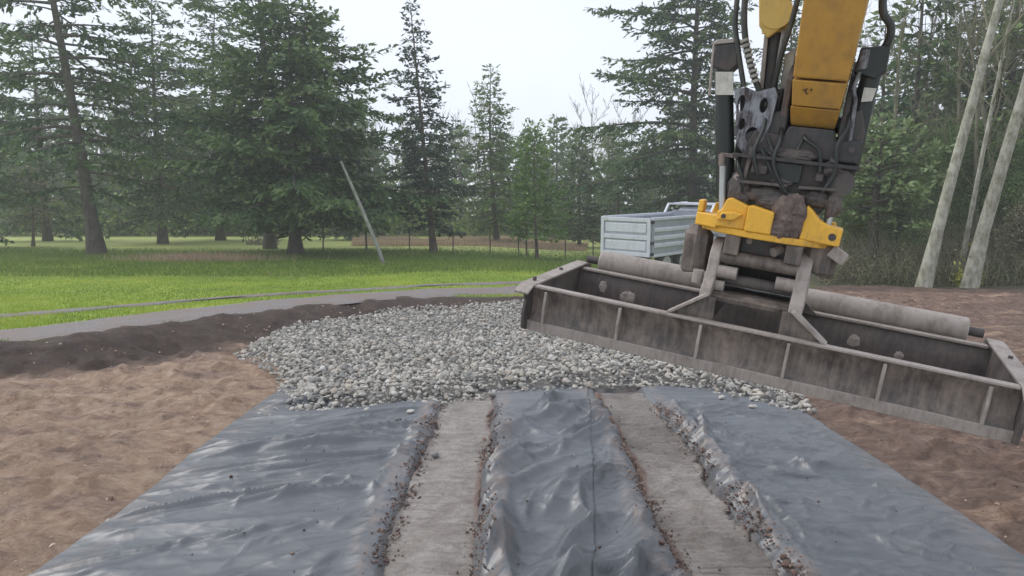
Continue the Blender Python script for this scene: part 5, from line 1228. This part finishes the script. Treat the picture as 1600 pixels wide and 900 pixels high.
# undergrowth of the right-hand wood: tangled twigs and leaves
n = 9000; Yb = rng.uniform(25.5, 40, n); Xb = (rng.uniform(1290, 1720, n) - 800) / FPX * Yb
k = (outside(Xb, Yb) > 0.3) & (fbm(Xb * 0.5, Yb * 0.5, 151) > 0.40) & (Xb > 10.3 + (Yb - 26) * 0.35) & ~near_path(Xb, Yb, PA, WA, 0.6) & ~near_path(Xb, Yb, PB, WB, 0.6); Xb, Yb = Xb[k], Yb[k]; n = len(Xb); hb = rng.gamma(2.4, 0.45, n) * (0.5 + 0.7 * sstep(26, 34, Yb))
base_ = np.column_stack([Xb, Yb, np.full(n, 0.02)]); az = rng.uniform(0, 6.28, n); ln = hb * rng.uniform(.2, .9, n)
tip = base_ + np.column_stack([np.cos(az) * ln, np.sin(az) * ln, hb]); mid_ = (base_ + tip) / 2; mid_[:, 2] += hb * 0.18
V, F = tubes([np.stack([a, b, c]) for a, b, c in zip(base_, mid_, tip)], [np.array([.012, .009, .004])] * n, 3)
link('undergrowth_twigs', new_mesh('undergrowth_twigs', V, F, M_moss, True, np.repeat(rng.uniform(.2, 1, n), 9)), kind='stuff')
nl = 42000; i_ = rng.integers(0, n, nl); f_ = rng.uniform(.1, 1.05, nl)[:, None]; C = base_[i_] * (1 - f_) + tip[i_] * f_ + rng.normal(0, .12, (nl, 3)); C[:, 2] = np.maximum(C[:, 2], .04); D = rng.normal(size=(nl, 3)); D /= np.linalg.norm(D, axis=1)[:, None]
V, F = sprays(C, D, rng.uniform(.06, .16, nl), rng.uniform(.02, .04, nl), rng)
link('undergrowth_leaves', new_mesh('undergrowth_leaves', V, F, M_under, False, np.repeat(np.clip(fbm(C[:, 0], C[:, 1], 153) * 1.1 - 0.05 + rng.normal(0, .15, nl), 0, 1), 4)), kind='stuff')

# far wood behind the field: one mass of hazy conifers and leafless trees
def far_wood():
    rs = np.random.default_rng(77)
    cons = [conifer(70 + i, 15, 3.4, base=0.04, nb=56, droop=0.3, rise=0.15, shape=0.75, twig=0.8, spr=0.5, L=0.9, W=0.22) for i in range(3)]
    bares = []
    for i in range(3):
        p_, r_, _ = bare_tree(80 + i, 13, 0.14, spread=0.45, kids=(4, 4, 3), depth=4, first=0.12, twigr=0.03); bares.append(tubes(p_, r_, 3))
    CV, CF, CT, co = [], [], [], 0; BV, BF, BT, bo = [], [], [], 0
    X_ = []
    for row, (y0, n, hs) in enumerate(((84, 54, .8), (92, 60, 1.0), (101, 60, 1.15), (112, 56, 1.35))):
        for i in range(n):
            X_.append(((i + rs.uniform(-.4, .4)) / (n - 1) * 2 - 1, y0 + rs.normal(0, 2.5), hs * rs.uniform(.65, 1.15)))
    for (fx, y, s) in X_:
        x = fx * 0.80 * y; z = float(h_out(x, y)); c = fx * 0.80 * FPX + 800
        if 560 < c < 980: s *= 0.92
        bareish = rs.uniform() < (0.45 if 560 < c < 760 else 0.3 if c < 560 else 0.25)
        a = rs.uniform(0, 6.28); ca, sa = math.cos(a), math.sin(a); Rm = np.array([[ca, -sa, 0], [sa, ca, 0], [0, 0, 1]])
        if bareish:
            for (V, F) in (bares[rs.integers(3)],):
                BV.append(V @ Rm.T * s * 1.05 + [x, y, z]); BF.append(F + bo); bo += len(V); BT.append(np.full(len(V), rs.uniform(.2, .9)))
        else:
            (tv, tf), (cv, cf, ct) = cons[rs.integers(3)]
            CV.append(cv @ Rm.T * s * np.array([rs.uniform(.8, 1.2)] * 2 + [1.0]) + [x, y, z]); CF.append(cf + co); co += len(cv); CT.append(np.clip(ct + rs.normal(0.05, .12), 0, 1))
            BV.append(tv[:15 * 6] @ Rm.T * s + [x, y, z]); f = tf[(tf < 90).all(1)]; BF.append(f + bo); bo += 90; BT.append(np.full(90, .1))
    o = link('far_wood', new_mesh('far_wood', np.concatenate(CV), np.concatenate(CF), M_fir, False, np.concatenate(CT)), kind='stuff')
    link('bare_stems', new_mesh('bare_stems', np.concatenate(BV), np.concatenate(BF), M_farbare, True, np.concatenate(BT)), o, kind='stuff')
far_wood()
# low brush along the far field edge
n = 26000; Yb = rng.normal(81, 2.2, n); Xb = rng.uniform(-0.82, 0.8, n) * Yb; hb = rng.gamma(2.2, .75, n) * (0.4 + 1.1 * fbm(Xb * .12, Yb * .12, 161)) * (1 + 0.9 * sstep(-0.05, -0.25, Xb / Yb))
C = np.column_stack([Xb, Yb, h_out(Xb, Yb) + hb * .9]); D = rng.normal(size=(n, 3)); D[:, 2] += .5; D /= np.linalg.norm(D, axis=1)[:, None]
V, F = sprays(C, D, rng.uniform(.4, .9, n), rng.uniform(.08, .2, n), rng)
link('far_brush', new_mesh('far_brush', V, F, M_rgrass, False, np.repeat(np.clip(fbm(Xb * .15, Yb * .3, 163) * 1.3 - .3 + rng.normal(0, .15, n), 0, 1), 4)), kind='stuff')

# ------------------------------------------------------------------ fence, leaning dead trunk, brush at the fir's foot, sticks
fx = [505, 573, 640, 708, 766, 810, 823, 884, 927, 985]
fp = [gp(x, 400 - (2 if x < 700 else 0), .25) for x in fx]
fence = empty('wire_fence', (fp[0].x, fp[0].y, float(h_out(fp[0].x, fp[0].y))), label='thin wire fence on rusty steel posts crossing behind the spruce', cat='fence')
fi = Matrix.Translation(-fence.location)
for i, q in enumerate(fp):
    z = float(h_out(q.x, q.y)); hh = 1.45 if i % 2 == 0 else 1.3; dx = random.uniform(-.05, .05)
    o = MB().tube([(q.x, q.y, z - .1), (q.x + dx, q.y, z + hh)], 0.06 if fx[i] in (573, 823) else 0.042, 6).build('post', M_post, fence); o.data.transform(fi)
for hgt in (0.35, 0.75, 1.15):
    P_ = []
    for a, b in zip(fp[:-1], fp[1:]):
        for t in (0, .33, .66): c = a.lerp(b, t); P_.append((c.x, c.y + .04, float(h_out(c.x, c.y)) + hgt - .05 * math.sin(math.pi * t)))
    P_.append((fp[-1].x, fp[-1].y + .04, float(h_out(fp[-1].x, fp[-1].y)) + hgt))
    o = MB().tube(P_, 0.006, 4).build('wire', M_wire, fence); o.data.transform(fi)

a = gp(604, 417, .3); k = a.y / FPX
pl = MB().tube([(0, 0, -.3), (-12 * k, 0.0, 28 * k), (-26 * k, 0.05, 62 * k), (-45 * k, 0.1, 108 * k), (-69 * k, 0.15, 164 * k)], [0.09, 0.085, 0.08, 0.075, 0.045], 10)
o = pl.build('dead_trunk', M_dead, None, auto=True, label='pale bleached dead trunk leaning left in front of the broad dense fir', cat='dead tree'); o.location = (a.x, a.y, .3)
p = at(422, 384)
o = empty('brush_pile', (p[0], p[1] - 1.6, .3), label='pile of dead branches at the foot of the broad dense fir', cat='brush pile')
pol = []
for i in range(90):
    s = np.array([rng.normal(0, .55), rng.normal(0, .35), rng.uniform(0, .25)]); d = np.array([rng.normal(), rng.normal() * .6, rng.uniform(.1, 1.2)]); d /= np.linalg.norm(d); L_ = rng.uniform(.5, 1.5); pol.append(np.stack([s, s + d * L_ * .5 + rng.normal(0, .05, 3), s + d * L_]))
V, F = tubes(pol, [np.array([.03, .022, .008])] * 90, 4); link('branches', new_mesh('branches', V, F, M_twig, True), o)
p = at(562, 439)
V, F = tubes([np.array([[-.5, 0, .03], [-.1, .05, .06], [.3, -.02, .04], [.75, .06, .03]]), np.array([[-.1, .05, .06], [.1, .25, .12], [.25, .4, .05]]), np.array([[-.45, -.05, .03], [-.3, .1, .09], [-.05, .2, .04]])], [np.array([.05, .045, .04, .02]), np.array([.03, .02, .01]), np.array([.04, .03, .015])], 6)
o = link('fallen_branch', new_mesh('fallen_branch', V, F, M_twig, True), label='short brown fallen branch lying on the bright lawn', cat='branch'); o.location = (p[0], p[1], .33)

# ------------------------------------------------------------------ misty air
hz = MB().box(-420, 420, -40, 420, -1.6, 32).build('haze', None) if False else None
hm = bpy.data.materials.new('haze_air'); hm.use_nodes = True; nt = hm.node_tree; nt.nodes.clear()
ho_ = nt.nodes.new('ShaderNodeOutputMaterial'); pv = nt.nodes.new('ShaderNodeVolumePrincipled')
pv.inputs['Color'].default_value = (0.97, 0.985, 1.0, 1); pv.inputs['Density'].default_value = 0.0016; pv.inputs['Anisotropy'].default_value = 0.2
nt.links.new(pv.outputs[0], ho_.inputs['Volume'])
hz = MB().box(-950, 950, -950, 950, -1.6, 34).build('haze', hm, None, kind='stuff')
